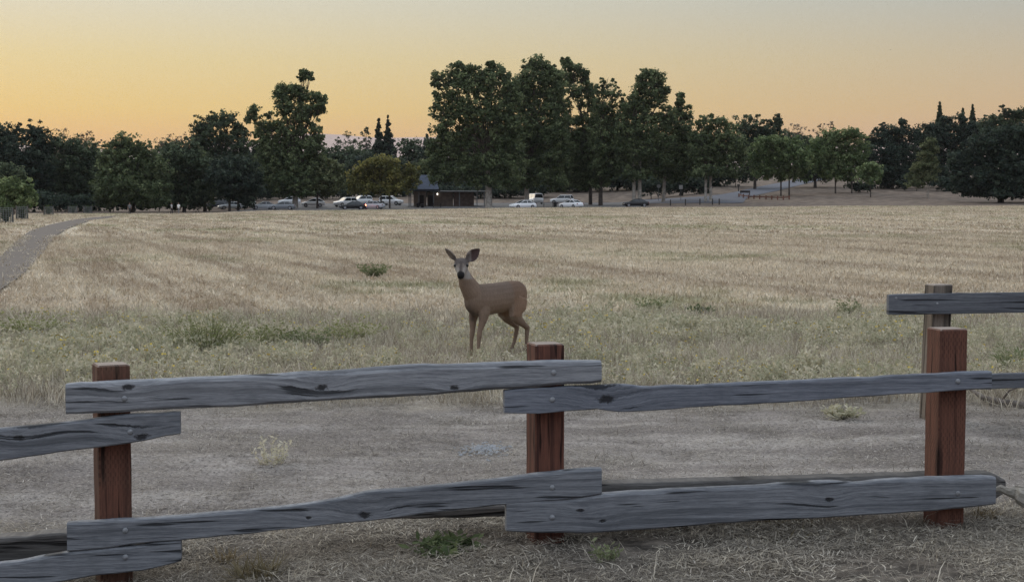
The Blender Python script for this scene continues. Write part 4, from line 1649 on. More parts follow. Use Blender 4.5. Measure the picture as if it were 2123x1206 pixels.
# ------------------------------------------------------------------ people on the far path
def person(px, Y, h, shirt, legs_c, hair, rz, label, stride=.16, armlift=0.0):
    s = h / 1.72
    b = MB()
    b.rings([esect((0, 0, z), w, d, XV, YV, 14) for z, w, d in ((.86, .12, .09), (.92, .165, .115), (1.02, .15, .105), (1.15, .165, .115), (1.30, .185, .12), (1.40, .175, .105), (1.45, .10, .08), (1.50, .058, .06), (1.56, .055, .058))])
    b.rings([esect((0, -.015, z), w, d, XV, YV, 14) for z, w, d in ((1.52, .05, .055), (1.56, .068, .085), (1.62, .076, .10), (1.68, .074, .098), (1.735, .05, .07), (1.755, .018, .025))])
    for q in (1, -1):
        st = stride * q
        b.tube([(q * .085, 0, .90), (q * .09, -st * .45, .50), (q * .09, -st * .75 + .03, .12), (q * .09, -st, .05)], [.088, .062, .043, .042], 10)
        b.tube([(q * .09, -st + .07, .035), (q * .09, -st - .03, .045), (q * .09, -st - .17, .03)], [.038, .045, .032], 8)
        b.tube([(q * .16, 0, 1.40), (q * .215, .01, 1.36), (q * .235, st * .4, 1.12), (q * .225, st * .8 - .04 - armlift, .90 + armlift), (q * .222, st * .9 - .07 - armlift, .80 + armlift)], [.05, .056, .044, .034, .03], 8)
        for f in range(4):
            x = q * .222 + (f - 1.5) * .018
            b.tube([(x, st * .9 - .07 - armlift, .81 + armlift), (x, st * .9 - .085 - armlift, .72 + armlift)], [.011, .009], 5)
    me = fuse('person', b, .017, 2)
    for v in me.vertices:
        v.co *= s

    def col(p, n):
        z = p.z / s
        ax = abs(p.x / s)
        if z > 1.66 or (z > 1.56 and n.y > .1):
            return hair
        if z > 1.46:
            return (.30, .19, .14)
        if z > .93 and ax < .20 or (z > 1.14 and ax >= .2):
            return shirt
        if ax > .19 and z > .6:
            return (.30, .19, .14)
        if z < .09:
            return (.03, .03, .03)
        return legs_c
    paint(me, col)
    p = stand(px, Y)
    o = obj('person', me, None, M['cloth'], (p.x, p.y, p.z - .01))
    o.rotation_euler = (0, 0, rz)
    return tag(o, label, 'person')


person(269, 218, 1.72, (.17, .17, .18), (.02, .02, .024), (.03, .025, .02), 0.2, 'person in a grey top and dark trousers walking on the far path')
person(356, 224, 1.70, (.42, .43, .45), (.02, .02, .03), (.03, .025, .02), 1.3, 'person in a pale top and dark trousers beside the person in white')
person(370.5, 225, 1.74, (.80, .80, .80), (.22, .22, .24), (.04, .03, .025), -.6, 'person in a loose white shirt by the tree edge', .1)

# ------------------------------------------------------------------ a bird in the sky
p = at(1846, 104, 180)
b = MB()
b.tube([(-.11, 0, 0), (-.05, 0, .005), (.03, 0, .01), (.10, 0, .012), (.13, 0, .012)], [.008, .026, .030, .018, .005], 8)
for s in (1, -1):
    b.tube([(.05, s * .02, .015), (.04, s * .14, .045), (-.01, s * .27, .03)], [(.05, .008), (.042, .006), (.008, .003)], 8, upv=(1, 0, 0))
b.tube([(-.08, 0, 0), (-.17, 0, -.003)], [(.022, .006), (.035, .004)], 6, upv=(0, 1, 0))
o = obj('bird', fuse('bird', b, .006, 1), None, M['trim'], p)
o.rotation_euler = (rad(6), rad(-4), rad(70))
tag(o, 'tiny dark bird gliding in the open sky', 'bird')


# ------------------------------------------------------------------ trees
def leaf_mat(name, dark, mid_, light):
    def b(nt):
        tint = nt.n('ShaderNodeAttribute', attribute_name='tint').outputs['Fac']
        r = nt.n('ShaderNodeNewGeometry').outputs['Random Per Island']
        f = nt.math('ADD', nt.math('MULTIPLY', tint, .65), nt.math('MULTIPLY', r, .35))
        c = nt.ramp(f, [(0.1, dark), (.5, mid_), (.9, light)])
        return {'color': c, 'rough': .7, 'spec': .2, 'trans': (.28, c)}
    return mat(name, b)


LEAF = {
    'syc': leaf_mat('sycamore_leaves', (0.033, 0.050, 0.024), (0.086, 0.117, 0.055), (0.216, 0.262, 0.128)),
    'oak': leaf_mat('oak_leaves', (0.022, 0.035, 0.022), (0.055, 0.080, 0.047), (0.147, 0.184, 0.102)),
    'olive': leaf_mat('olive_leaves', (0.041, 0.055, 0.026), (0.109, 0.131, 0.060), (0.267, 0.289, 0.147)),
    'yellow': leaf_mat('yellowing_leaves', (0.050, 0.055, 0.021), (0.144, 0.146, 0.047), (0.361, 0.324, 0.108)),
    'dark': leaf_mat('dark_leaves', (0.013, 0.024, 0.019), (0.034, 0.053, 0.039), (0.095, 0.126, 0.083)),
    'fresh': leaf_mat('fresh_leaves', (0.045, 0.071, 0.028), (0.115, 0.164, 0.065), (0.294, 0.351, 0.167)),
    'dry': leaf_mat('thin_dry_leaves', (0.074, 0.063, 0.047), (0.161, 0.129, 0.098), (0.345, 0.280, 0.195)),
}
M['trunk_pale'] = simple('pale_sycamore_bark', (.34, .31, .27), .35, 2.5)
M['trunk_dark'] = simple('dark_bark', (.075, .062, .053), .35, 2.5)


def crown_mesh(name, lobes, g, leafsize=.42, per=24, puff=.85, dens=1.0):
    """lobes: (x, y, z, rx, ry, rz, density) in local metres"""
    cs, rs, tints = [], [], []
    for (x, y, z, rx, ry, rz, k) in lobes:
        rm = (rx * ry * rz) ** (1 / 3)
        pr = min(puff, rm * .55)
        ns = max(3, int(4 * math.pi * rm * rm * 1.15 * dens * k / (math.pi * pr * pr)))
        ni = int(ns * .45) if k > .6 else 0
        v = g.normal(size=(ns + ni, 3))
        v /= np.linalg.norm(v, axis=1)[:, None]
        q = np.concatenate([g.uniform(.72, 1.05, ns), g.uniform(.2, .7, ni)])
        # lumpy outline
        lump = np.array([mnoise.noise(Vector(a * 2.2) + Vector((x, y, z))) for a in v])
        far = (g.uniform(size=len(q)) < .13) & (np.arange(len(q)) < ns)
        q = np.where(far, g.uniform(1.02, 1.30, len(q)), q * (1 + .30 * lump))
        c = np.array([x, y, z]) + v * q[:, None] * np.array([rx, ry, rz])
        cs.append(c)
        rs.append(pr * np.where(far, g.uniform(.3, .55, len(c)), g.uniform(.55, 1.25, len(c))))
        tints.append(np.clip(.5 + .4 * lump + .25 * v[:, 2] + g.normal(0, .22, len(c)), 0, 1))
    core = [(l, l[3] * l[5]) for l in lobes if l[6] > .75]
    C, Rr, T = np.concatenate(cs), np.concatenate(rs), np.concatenate(tints)
    n = len(C)
    N = n * per
    d = g.normal(size=(N, 3))
    d /= np.linalg.norm(d, axis=1)[:, None]
    rr = np.repeat(Rr, per) * g.uniform(.25, 1.1, N)
    P = np.repeat(C, per, 0) + d * rr[:, None] * np.array([1, 1, .8])
    nrm = d + g.normal(size=(N, 3)) * .7 + np.array([0, 0, .35])
    nrm /= np.linalg.norm(nrm, axis=1)[:, None]
    t = np.cross(nrm, g.normal(size=(N, 3)))
    t /= np.linalg.norm(t, axis=1)[:, None]
    b = np.cross(nrm, t)
    s = (leafsize * g.uniform(.55, 1.3, N))[:, None]
    V = np.empty((N, 4, 3), np.float32)
    V[:, 0] = P - t * s * .55
    V[:, 1] = P + b * s * .36 + t * s * .06
    V[:, 2] = P + t * s * .55
    V[:, 3] = P - b * s * .36 + t * s * .06
    V = V.reshape(-1, 3)
    TT = np.repeat(np.repeat(T, per), 4)
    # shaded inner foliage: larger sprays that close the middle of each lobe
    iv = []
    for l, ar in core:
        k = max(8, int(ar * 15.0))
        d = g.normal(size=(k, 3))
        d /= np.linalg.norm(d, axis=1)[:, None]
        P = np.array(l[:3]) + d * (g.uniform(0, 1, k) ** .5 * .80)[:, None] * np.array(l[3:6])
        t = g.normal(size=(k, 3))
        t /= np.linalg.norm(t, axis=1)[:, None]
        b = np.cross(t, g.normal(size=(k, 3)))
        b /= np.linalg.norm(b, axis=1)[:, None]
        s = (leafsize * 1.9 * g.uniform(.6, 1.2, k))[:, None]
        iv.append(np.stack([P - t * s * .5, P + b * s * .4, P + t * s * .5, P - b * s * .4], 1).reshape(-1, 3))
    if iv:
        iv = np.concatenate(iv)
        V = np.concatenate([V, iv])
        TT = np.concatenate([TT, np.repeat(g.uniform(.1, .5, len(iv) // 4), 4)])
    F = np.arange(len(V), dtype=np.int32).reshape(-1, 4)
    me = quick_mesh(name, V, F)
    a = me.attributes.new('tint', 'FLOAT', 'POINT')
    a.data.foreach_set('value', TT.astype(np.float32))
    return me


N_LEAF = 0


def tree(name, label, px, Y, lobes, leaf, seed, bark='trunk_dark', trunk_r=.32, trunks=None, leafsize=.42, per=26, puff=.85, dens=1.15, deep=.85, lean=0.0, cat='tree'):
    """lobes in picture units (cx, cy, rx, ry[, density]) at the tree's own distance Y"""
    global N_LEAF
    g = np.random.default_rng(seed)
    base = stand(px, Y)
    t = thing(name, base)
    m = Y / FPX
    L = []
    for lb in lobes:
        cx, cy, rx, ry = lb[:4]
        k = lb[4] if len(lb) > 4 else 1.0
        q = at(cx, cy, Y) - base
        rxm, rym = rx * m, ry * m
        L.append((q.x, g.uniform(-.5, .5) * rxm, q.z, rxm * 1.02, max(rxm, rym) * deep, rym * .93, k))
    me = crown_mesh('crown', L, g, leafsize, per, puff, dens)
    N_LEAF += len(me.polygons)
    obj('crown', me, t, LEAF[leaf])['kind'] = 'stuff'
    # trunk(s) and limbs
    top = max(l[2] + l[5] for l in L)
    low = min(l[2] - l[5] for l in L)
    zfork = max(low * .7, min(low + .18 * (top - low), top * .4), .5)
    k = MB()
    for dx in (trunks or [0.0]):
        x0 = dx * m
        mid = [(x0, 0, -.3), (x0, 0, .15), (x0 + lean * zfork * .5, .05, zfork * .5), (x0 + lean * zfork, 0, zfork)]
        r = trunk_r / math.sqrt(len(trunks or [0]))
        k.tube(mid, [r * 1.35, r * 1.1, r * .9, r * .8], 9)
    lk = MB()
    tip = (lean * zfork + (trunks[0] * m if trunks else 0), 0, zfork)
    for (x, y, z, rx, ry, rz, dn) in L:
        if z < zfork + .3:
            continue
        e = Vector((x, y, z + rz * .3))
        a = Vector(tip)
        mdl = a.lerp(e, .5) + Vector((g.uniform(-.4, .4), g.uniform(-.4, .4), .1 * (e - a).length))
        lk.tube([a - Vector((0, 0, .3)), mdl, e], [trunk_r * .36, trunk_r * .18, .04], 6)
        for _ in range(4):
            v = g.normal(size=3)
            v /= np.linalg.norm(v)
            w = Vector((x + v[0] * rx * .95, y + v[1] * ry * .95, z + v[2] * rz * .95))
            lk.tube([mdl.lerp(e, .6), w], [.045, .02], 4)
    k.build('trunk', M[bark], t, True)
    lk.build('limbs', M['trunk_dark'], t, True)['kind'] = 'stuff'
    return tag(t, label, cat, 'shrubs around the field' if cat == 'shrub' else 'trees around the field')


def conifer(px, Y, top_py, base_py, wpx, label, seed, leaf='dark'):
    g = np.random.default_rng(seed)
    base = stand(px, Y)
    t = thing('conifer_tree', base)
    m = Y / FPX
    zt = (at(px, top_py, Y) - base).z
    zb = max((at(px, base_py, Y) - base).z, 1.0)
    r0 = wpx * m / 2
    L = []
    nl = 17
    for i in range(nl):
        f = i / (nl - 1)
        r = r0 * (1 - f) ** 1.05 + .06
        nb = max(2, int(9 * (1 - f) + 2))
        for j in range(nb):
            a = 2 * PI * (j + g.uniform(-.3, .3)) / nb
            q = r * g.uniform(.35, 1.0)
            z = zb + (zt - zb) * min(1.0, max(0.0, f + g.uniform(-.055, .04)))
            L.append((math.cos(a) * q * .8, math.sin(a) * q * .8, z - .30 * q, .34 * r + .14, .34 * r + .14, .34 + .12 * r, .76))
    me = crown_mesh('crown', L, g, .36, 14, .5, .8)
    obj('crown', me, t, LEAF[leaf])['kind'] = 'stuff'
    MB().tube([(0, 0, -.3), (0, 0, zt * .5), (0, 0, zt + .2)], [.35, .2, .03], 7).build('trunk', M['trunk_dark'], t, True)
    return tag(t, label, 'tree', 'trees around the field')


# far background first, then the tree line from left to right
tree('background_tree', 'hazy rounded tree behind the gap left of the twin conifers', 700, 390, [(690, 325, 36, 26), (735, 330, 40, 28), (710, 365, 60, 35)], 'oak', 501, leafsize=.6, per=18, puff=1.2)
tree('background_tree', 'hazy rounded tree behind the gap right of the twin conifers', 860, 385, [(848, 308, 26, 22), (880, 318, 26, 22), (850, 345, 50, 30), (890, 350, 36, 32), (865, 385, 60, 25)], 'oak', 502, leafsize=.6, per=18, puff=1.2)
tree('eucalyptus_tree', 'wispy umbrella shaped tree rising in the gap', 722, 430, [(722, 279, 13, 5, .55), (706, 290, 9, 5, .45), (734, 291, 11, 6, .5), (716, 300, 22, 8, .45), (700, 303, 10, 8, .5), (725, 318, 22, 12, .7)], 'oak', 503, leafsize=.45, per=14, puff=.8, trunk_r=.3)
tree('slender_tree', 'slim pale tree touching the left conifer', 760, 415, [(759, 268, 5, 5, .5), (757, 278, 9, 6, .45), (764, 290, 8, 8, .6), (756, 300, 14, 10, .7), (760, 325, 24, 22)], 'oak', 504, leafsize=.45, per=14, puff=.8)
conifer(786, 400, 246, 345, 56, 'left one of the twin pointed conifers', 505)
conifer(805, 402, 241, 345, 60, 'right and taller one of the twin pointed conifers', 506)
tree('background_tree', 'dark background trees mass under the twin conifers', 790, 380, [(760, 345, 40, 30), (800, 350, 50, 32), (830, 360, 40, 30), (780, 385, 60, 25), (840, 390, 40, 22)], 'dark', 507, leafsize=.6, per=16, puff=1.2)

tree('oak_tree', 'tall dark oak at the far left of the tree line', 45, 272, [(-30, 300, 50, 48), (12, 282, 34, 30), (70, 282, 26, 28), (85, 300, 24, 36), (30, 330, 60, 48), (80, 350, 42, 45), (20, 385, 60, 45), (80, 400, 40, 36), (-40, 370, 60, 60)], 'dark', 510)
tree('wispy_tree', 'thin brownish treetop showing over the far left trees', 172, 325, [(178, 278, 17, 8, .35), (130, 275, 16, 8, .35), (168, 290, 22, 10, .5), (200, 292, 14, 8, .3), (150, 315, 50, 25)], 'dry', 511, leafsize=.4, per=12, puff=.7)
tree('broadleaf_tree', 'grey green tree between the dark oak and the round oak', 150, 276, [(122, 302, 26, 25), (155, 310, 32, 30), (190, 330, 28, 36), (130, 350, 38, 40), (175, 370, 40, 40), (140, 400, 48, 34), (195, 405, 30, 32)], 'oak', 512)
tree('oak_tree', 'round olive oak with layered foliage left of the walkers', 275, 256, [(265, 300, 34, 22), (238, 318, 28, 24), (295, 318, 30, 26), (265, 340, 48, 34), (225, 360, 24, 34), (315, 360, 36, 36), (265, 385, 60, 36), (330, 392, 26, 28), (220, 405, 26, 26), (290, 412, 60, 22)], 'syc', 513)
tree('broadleaf_tree', 'mid green tree behind the walkers', 382, 264, [(350, 310, 28, 20), (385, 308, 28, 20), (365, 335, 42, 30), (405, 345, 30, 34), (385, 375, 46, 36), (350, 385, 30, 34), (400, 408, 34, 28), (360, 418, 30, 20)], 'oak', 514)
tree('wispy_tree', 'thin twigs of a treetop over the mid green tree', 350, 330, [(330, 290, 20, 7, .3), (360, 287, 18, 8, .3), (385, 283, 14, 8, .35), (360, 310, 40, 20)], 'dry', 515, leafsize=.4, per=12, puff=.7)
tree('broadleaf_tree', 'tall dark rounded tree left of the tall sycamore', 455, 292, [(420, 262, 22, 20), (445, 248, 24, 16), (475, 252, 24, 18), (498, 270, 20, 18), (410, 290, 24, 24), (450, 290, 42, 34), (500, 300, 30, 30), (430, 330, 44, 34), (480, 340, 48, 36), (450, 375, 60, 34)], 'oak', 516)
tree('oak_tree', 'low dark oak with drooping foliage over the parked cars', 482, 262, [(470, 340, 34, 24), (500, 345, 34, 24), (450, 362, 26, 24), (485, 370, 48, 28), (520, 370, 26, 28), (505, 400, 34, 24), (470, 395, 30, 22), (512, 418, 18, 12)], 'dark', 517, trunks=[-6, 12])
tree('broadleaf_tree', 'olive leaved tree filling in left of the dark oak', 425, 268, [(418, 335, 22, 22), (412, 365, 28, 28), (430, 385, 26, 30), (415, 412, 26, 22)], 'syc', 518)
tree('sycamore_tree', 'tall open crowned sycamore with a pale trunk among the cars', 612, 268,
     [(632, 150, 12, 8, .8), (642, 160, 14, 9, .7), (628, 163, 9, 7, .6), (589, 186, 18, 15), (578, 194, 12, 10, .8), (612, 188, 16, 14), (624, 196, 18, 18), (590, 206, 22, 16), (652, 200, 14, 12, .9), (665, 206, 12, 12, .8), (668, 222, 10, 12, .8), (650, 226, 16, 14, .8),
      (598, 228, 26, 18, .9), (632, 232, 16, 22, .8), (614, 250, 26, 16, .8), (646, 248, 16, 12, .6), (527, 232, 12, 14, .8), (519, 246, 11, 10, .7), (538, 250, 12, 10, .6), (556, 238, 10, 8, .6), (548, 262, 18, 12, .8), (575, 262, 24, 18, .9), (600, 275, 26, 16, .8),
      (635, 272, 20, 14, .7), (655, 270, 14, 14, .7), (662, 288, 12, 14, .8), (545, 288, 26, 24), (580, 300, 32, 24), (620, 300, 30, 20, .9), (648, 306, 24, 22), (560, 325, 34, 30), (605, 330, 40, 30), (645, 335, 30, 30), (565, 365, 32, 30), (605, 368, 44, 30), (640, 368, 30, 26), (590, 392, 34, 14), (625, 394, 34, 14)],
     'syc', 520, 'trunk_pale', .5, puff=.75, lean=.0)
tree('broadleaf_tree', 'bright olive tree with a thin dark trunk beside the tall sycamore', 658, 270, [(672, 345, 24, 18), (695, 352, 20, 18), (660, 365, 26, 24), (690, 372, 26, 22), (705, 382, 12, 16), (668, 390, 36, 15), (640, 385, 22, 18)], 'olive', 521, trunk_r=.2)
tree('broadleaf_tree', 'round yellowing tree right of the red tail light', 790, 269, [(785, 338, 30, 16), (760, 350, 26, 18), (812, 345, 28, 20), (745, 368, 22, 20), (780, 368, 38, 24), (820, 368, 34, 24), (850, 352, 18, 14), (738, 388, 20, 12), (775, 390, 40, 12), (820, 390, 34, 12), (852, 375, 18, 16)], 'yellow', 522, trunk_r=.22, trunks=[0, 18])
tree('broadleaf_tree', 'small olive tree between the yellowing tree and the big sycamores', 872, 283, [(868, 345, 14, 10), (885, 342, 12, 12), (880, 358, 16, 10)], 'olive', 523, trunk_r=.15)

tree('sycamore_tree', 'leftmost of the tall sycamores, thick pale trunk beside the park building', 1013, 262,
     [(908, 160, 15, 12, .9), (905, 178, 10, 10, .7), (945, 148, 22, 16), (953, 136, 9, 8, .8), (978, 144, 16, 13), (1022, 143, 22, 16), (1018, 133, 9, 7), (1043, 160, 18, 18), (935, 170, 20, 18, .9), (910, 200, 16, 16, .8), (935, 200, 22, 20, .9), (972, 178, 30, 28), (1015, 180, 34, 32), (1050, 195, 18, 24),
      (905, 230, 13, 20, .8), (925, 238, 22, 22, .9), (960, 228, 34, 30), (1005, 232, 40, 36), (1045, 240, 26, 36), (915, 270, 20, 22), (950, 278, 36, 34), (1000, 286, 44, 36), (1045, 290, 30, 36), (915, 310, 22, 28), (950, 325, 36, 32), (1000, 335, 44, 34), (1046, 340, 30, 36), (915, 348, 24, 24), (948, 362, 34, 22), (1000, 372, 40, 20), (1048, 375, 32, 20), (905, 368, 20, 14), (1064, 205, 20, 26), (1064, 255, 24, 32), (1066, 310, 24, 30), (895, 300, 14, 22), (893, 340, 16, 20), (1062, 180, 16, 14), (1000, 160, 26, 16), (960, 160, 18, 14)],
     'syc', 530, 'trunk_pale', .62)
tree('sycamore_tree', 'tallest sycamore of the big group', 1092, 274,
     [(1113, 128, 20, 14), (1098, 136, 14, 12), (1130, 138, 18, 14), (1085, 160, 20, 18), (1112, 160, 30, 22), (1140, 165, 20, 18), (1082, 185, 18, 22), (1112, 195, 36, 28), (1148, 190, 22, 26), (1090, 225, 32, 30), (1135, 230, 36, 32), (1095, 270, 34, 36), (1140, 275, 38, 36), (1100, 315, 36, 34), (1145, 320, 38, 34), (1090, 352, 34, 26), (1130, 362, 42, 24), (1155, 380, 26, 14), (1085, 380, 28, 12), (1160, 215, 18, 26), (1162, 255, 22, 28), (1165, 300, 24, 30), (1072, 178, 12, 12, .8), (1160, 158, 14, 12), (1158, 182, 18, 18), (1146, 145, 12, 10)],
     'syc', 531, 'trunk_pale', .45)
tree('sycamore_tree', 'sycamore with small sky gaps right of the tallest one', 1224, 284,
     [(1172, 126, 9, 8, .9), (1180, 140, 18, 12), (1202, 148, 16, 13), (1212, 160, 12, 12, .9), (1180, 162, 26, 16), (1216, 185, 16, 20, .9), (1188, 190, 26, 18, .9), (1195, 212, 30, 10, .6), (1175, 230, 14, 14, .7), (1212, 228, 14, 12, .6), (1190, 250, 40, 14, .8), (1180, 280, 36, 24), (1215, 285, 32, 28), (1185, 320, 40, 30), (1222, 325, 30, 32), (1185, 355, 40, 22), (1222, 360, 30, 22), (1205, 380, 34, 12), (1236, 250, 18, 22), (1238, 285, 20, 26), (1228, 212, 12, 14, .8), (1230, 188, 12, 12, .8), (1238, 225, 16, 16)],
     'syc', 532, 'trunk_dark', .35)
tree('sycamore_tree', 'thin topped sycamore in the dip of the big group', 1245, 279,
     [(1259, 166, 13, 7, .45), (1247, 176, 14, 9, .5), (1268, 180, 12, 9, .45), (1250, 195, 18, 12, .8), (1270, 202, 14, 12, .6), (1247, 222, 22, 18, .9), (1272, 225, 16, 18, .6), (1282, 190, 10, 8, .35), (1250, 255, 28, 26), (1275, 262, 20, 28), (1248, 300, 30, 34), (1272, 310, 24, 34), (1250, 345, 30, 28), (1240, 378, 20, 16), (1272, 352, 22, 24), (1288, 240, 14, 16, .7), (1288, 275, 20, 24), (1290, 320, 20, 26), (1294, 205, 12, 10, .5), (1292, 222, 16, 12, .8)],
     'syc', 533, 'trunk_dark', .4)
tree('sycamore_tree', 'twin trunked sycamore behind the black sedan', 1314, 274,
     [(1342, 152, 16, 9), (1358, 155, 18, 10), (1330, 163, 14, 10), (1370, 170, 14, 14), (1345, 174, 26, 16), (1378, 188, 12, 12, .9), (1325, 190, 18, 16), (1355, 196, 24, 18, .9), (1316, 208, 14, 14), (1335, 215, 26, 20), (1368, 212, 14, 18, .8), (1306, 230, 20, 20), (1340, 240, 32, 24), (1368, 240, 16, 16, .7), (1300, 262, 26, 28), (1335, 270, 36, 30), (1298, 300, 26, 32), (1332, 308, 36, 32), (1300, 340, 28, 28), (1334, 346, 34, 26), (1320, 362, 34, 12), (1376, 265, 18, 18), (1372, 295, 22, 24), (1368, 330, 24, 26), (1388, 232, 12, 12, .8), (1384, 248, 18, 14)],
     'syc', 534, 'trunk_pale', .5, trunks=[0, 12])
tree('sycamore_tree', 'narrow sycamore with a leaning pale trunk by the round sign', 1375, 278,
     [(1411, 198, 9, 7, .8), (1409, 211, 10, 8, .8), (1408, 225, 11, 10, .9), (1427, 224, 7, 8, .6), (1412, 240, 18, 10, .8), (1428, 243, 10, 12, .7), (1390, 250, 18, 12, .8), (1408, 265, 28, 14, .9), (1395, 285, 26, 20), (1422, 285, 20, 18), (1385, 315, 28, 26), (1418, 315, 30, 24), (1380, 350, 28, 24), (1412, 348, 32, 24), (1395, 366, 34, 12), (1438, 290, 16, 18), (1440, 322, 20, 22), (1442, 352, 20, 16)],
     'syc', 535, 'trunk_pale', .33, lean=.06)
tree('sycamore_tree', 'broad sycamore with a forked white trunk at the road entrance', 1467, 270,
     [(1465, 244, 14, 7, .6), (1452, 256, 10, 8, .6), (1488, 252, 20, 10, .9), (1470, 264, 24, 10, .8), (1510, 265, 16, 12, .7), (1490, 280, 34, 16), (1450, 288, 22, 18), (1480, 302, 36, 22), (1515, 300, 26, 22), (1455, 325, 30, 24), (1495, 330, 36, 24), (1530, 322, 20, 24), (1475, 356, 40, 16), (1515, 352, 28, 16)],
     'syc', 536, 'trunk_pale', .36, trunks=[-4, 6])
tree('background_tree', 'dark tree row with a thin notched top above the road', 1565, 318,
     [(1537, 246, 16, 8, .5), (1552, 243, 10, 7, .5), (1576, 248, 12, 9, .6), (1592, 252, 10, 8, .5), (1612, 246, 7, 12, .8), (1612, 260, 10, 12), (1545, 265, 26, 14), (1580, 270, 30, 14), (1540, 290, 30, 22), (1585, 292, 36, 20), (1620, 290, 26, 20), (1550, 320, 40, 26), (1600, 325, 40, 26), (1565, 355, 36, 18)],
     'oak', 537)
tree('wispy_tree', 'thin leafless looking treetop over the round tree by the road', 1645, 350, [(1645, 262, 16, 7, .35), (1632, 268, 10, 7, .35), (1660, 270, 12, 6, .3), (1645, 285, 26, 12, .8)], 'dry', 538, leafsize=.4, per=12, puff=.7)
tree('wispy_tree', 'thin leafless looking treetop right above the road', 1710, 350, [(1722, 258, 7, 8, .4), (1706, 262, 10, 6, .3), (1694, 271, 12, 6, .3), (1722, 276, 14, 8, .5), (1715, 295, 30, 14)], 'dry', 539, leafsize=.4, per=12, puff=.7)
tree('maple_tree', 'rounded green tree on the slope beside the road', 1636, 285,
     [(1580, 302, 24, 16), (1606, 295, 28, 18), (1640, 305, 28, 20), (1570, 328, 26, 22), (1605, 325, 38, 26), (1645, 328, 34, 28), (1665, 350, 20, 22), (1590, 352, 36, 18), (1630, 358, 40, 18)],
     'fresh', 540, 'trunk_dark', .22, trunks=[0, -17])
tree('background_tree', 'dark green mass behind the rounded tree by the road', 1690, 320, [(1665, 300, 30, 22), (1700, 300, 34, 20), (1680, 330, 40, 30), (1715, 335, 40, 28), (1690, 358, 50, 20)], 'oak', 541)
tree('maple_tree', 'spreading green tree on the dry hillside', 1740, 292,
     [(1700, 300, 20, 16), (1728, 285, 22, 16), (1752, 280, 20, 16), (1772, 276, 16, 12), (1712, 315, 30, 24), (1752, 308, 36, 26), (1786, 308, 20, 24), (1690, 318, 24, 20), (1705, 342, 28, 22), (1745, 340, 38, 24), (1782, 335, 28, 24), (1755, 362, 34, 14), (1722, 360, 24, 12)],
     'fresh', 542, 'trunk_dark', .22, trunks=[-8, 26])
tree('young_tree', 'small grey green tree before the spreading hillside tree', 1805, 274, [(1808, 348, 16, 12), (1795, 358, 18, 14), (1818, 362, 14, 12), (1800, 374, 20, 10)], 'fresh', 543, 'trunk_dark', .1)
tree('oak_tree', 'dark oak between the hillside trees', 1850, 312,
     [(1833, 262, 8, 9, .6), (1820, 272, 10, 8, .6), (1871, 254, 7, 9, .8), (1850, 272, 22, 12), (1878, 272, 20, 14), (1828, 290, 26, 20), (1865, 292, 34, 22), (1835, 320, 40, 28), (1875, 325, 36, 30), (1840, 355, 40, 26), (1875, 360, 40, 24), (1850, 378, 40, 14), (1800, 296, 20, 14), (1800, 322, 28, 24), (1800, 352, 26, 22)],
     'dark', 544)
conifer(1946, 385, 214, 290, 34, 'pointed conifer above the right hand trees', 545, 'oak')
conifer(1994, 395, 227, 280, 20, 'small pointed conifer right of the tall pointed one', 546, 'oak')
conifer(2014, 398, 219, 280, 26, 'slim pale conifer near the big round oak', 547, 'oak')
tree('oak_tree', 'broad dark oak behind the young forked tree', 1950, 318,
     [(1905, 285, 22, 16), (1930, 268, 28, 16), (1962, 250, 14, 12), (1968, 266, 22, 14), (1992, 247, 14, 12), (2005, 264, 24, 14), (2030, 268, 26, 16), (1945, 290, 36, 22), (1990, 290, 40, 24), (1910, 315, 30, 26), (1955, 325, 44, 30), (2000, 320, 36, 30), (1915, 350, 34, 28), (1960, 362, 44, 24)],
     'dark', 548)
tree('young_tree', 'young olive tree with a forked pale trunk on the dry slope', 1922, 270,
     [(1928, 294, 12, 9), (1918, 302, 9, 7), (1934, 309, 12, 9), (1920, 322, 16, 11), (1930, 335, 15, 10), (1910, 345, 20, 12), (1932, 350, 16, 14), (1900, 362, 18, 14), (1922, 366, 20, 12), (1898, 380, 16, 10)],
     'olive', 549, 'trunk_pale', .12, trunks=[0, 3], leafsize=.36, puff=.6)
tree('oak_tree', 'high crowned oak on the hill behind the huge round oak', 2095, 305,
     [(2078, 226, 9, 8, .5), (2090, 234, 12, 8, .6), (2070, 245, 20, 12), (2105, 240, 24, 13), (2135, 238, 26, 16), (2052, 258, 20, 12), (2090, 260, 36, 18), (2140, 262, 34, 20), (2060, 280, 36, 22), (2120, 285, 50, 24)],
     'oak', 550)
tree('oak_tree', 'huge round dark oak reaching the ground on the right slope', 2075, 250,
     [(2068, 282, 30, 20), (2105, 278, 34, 22), (2145, 285, 40, 30), (2030, 302, 30, 24), (2075, 312, 46, 32), (2125, 318, 46, 36), (1998, 330, 28, 26), (2038, 338, 40, 32), (2090, 348, 50, 34), (2150, 350, 50, 40), (1985, 358, 22, 26), (2020, 368, 36, 26), (2065, 378, 46, 24), (2115, 382, 50, 24), (2165, 380, 50, 30), (2045, 394, 34, 14), (1995, 388, 24, 14), (2085, 398, 50, 12), (2130, 398, 50, 14), (2020, 398, 26, 8)],
     'dark', 551, trunk_r=.5, puff=.75)
tree('young_tree', 'small pale green tree over the wire guards at the path', 28, 205, [(20, 385, 26, 18), (48, 388, 20, 18), (5, 400, 26, 22), (38, 408, 34, 18), (62, 412, 14, 16), (15, 422, 30, 12), (-25, 400, 30, 28)], 'fresh', 552, trunk_r=.16, leafsize=.34, puff=.6)
tree('broadleaf_tree', 'grey green tree peeking over the small pale tree', 15, 240, [(10, 355, 26, 18), (32, 362, 18, 16), (-15, 375, 34, 28), (20, 390, 30, 30)], 'oak', 553)
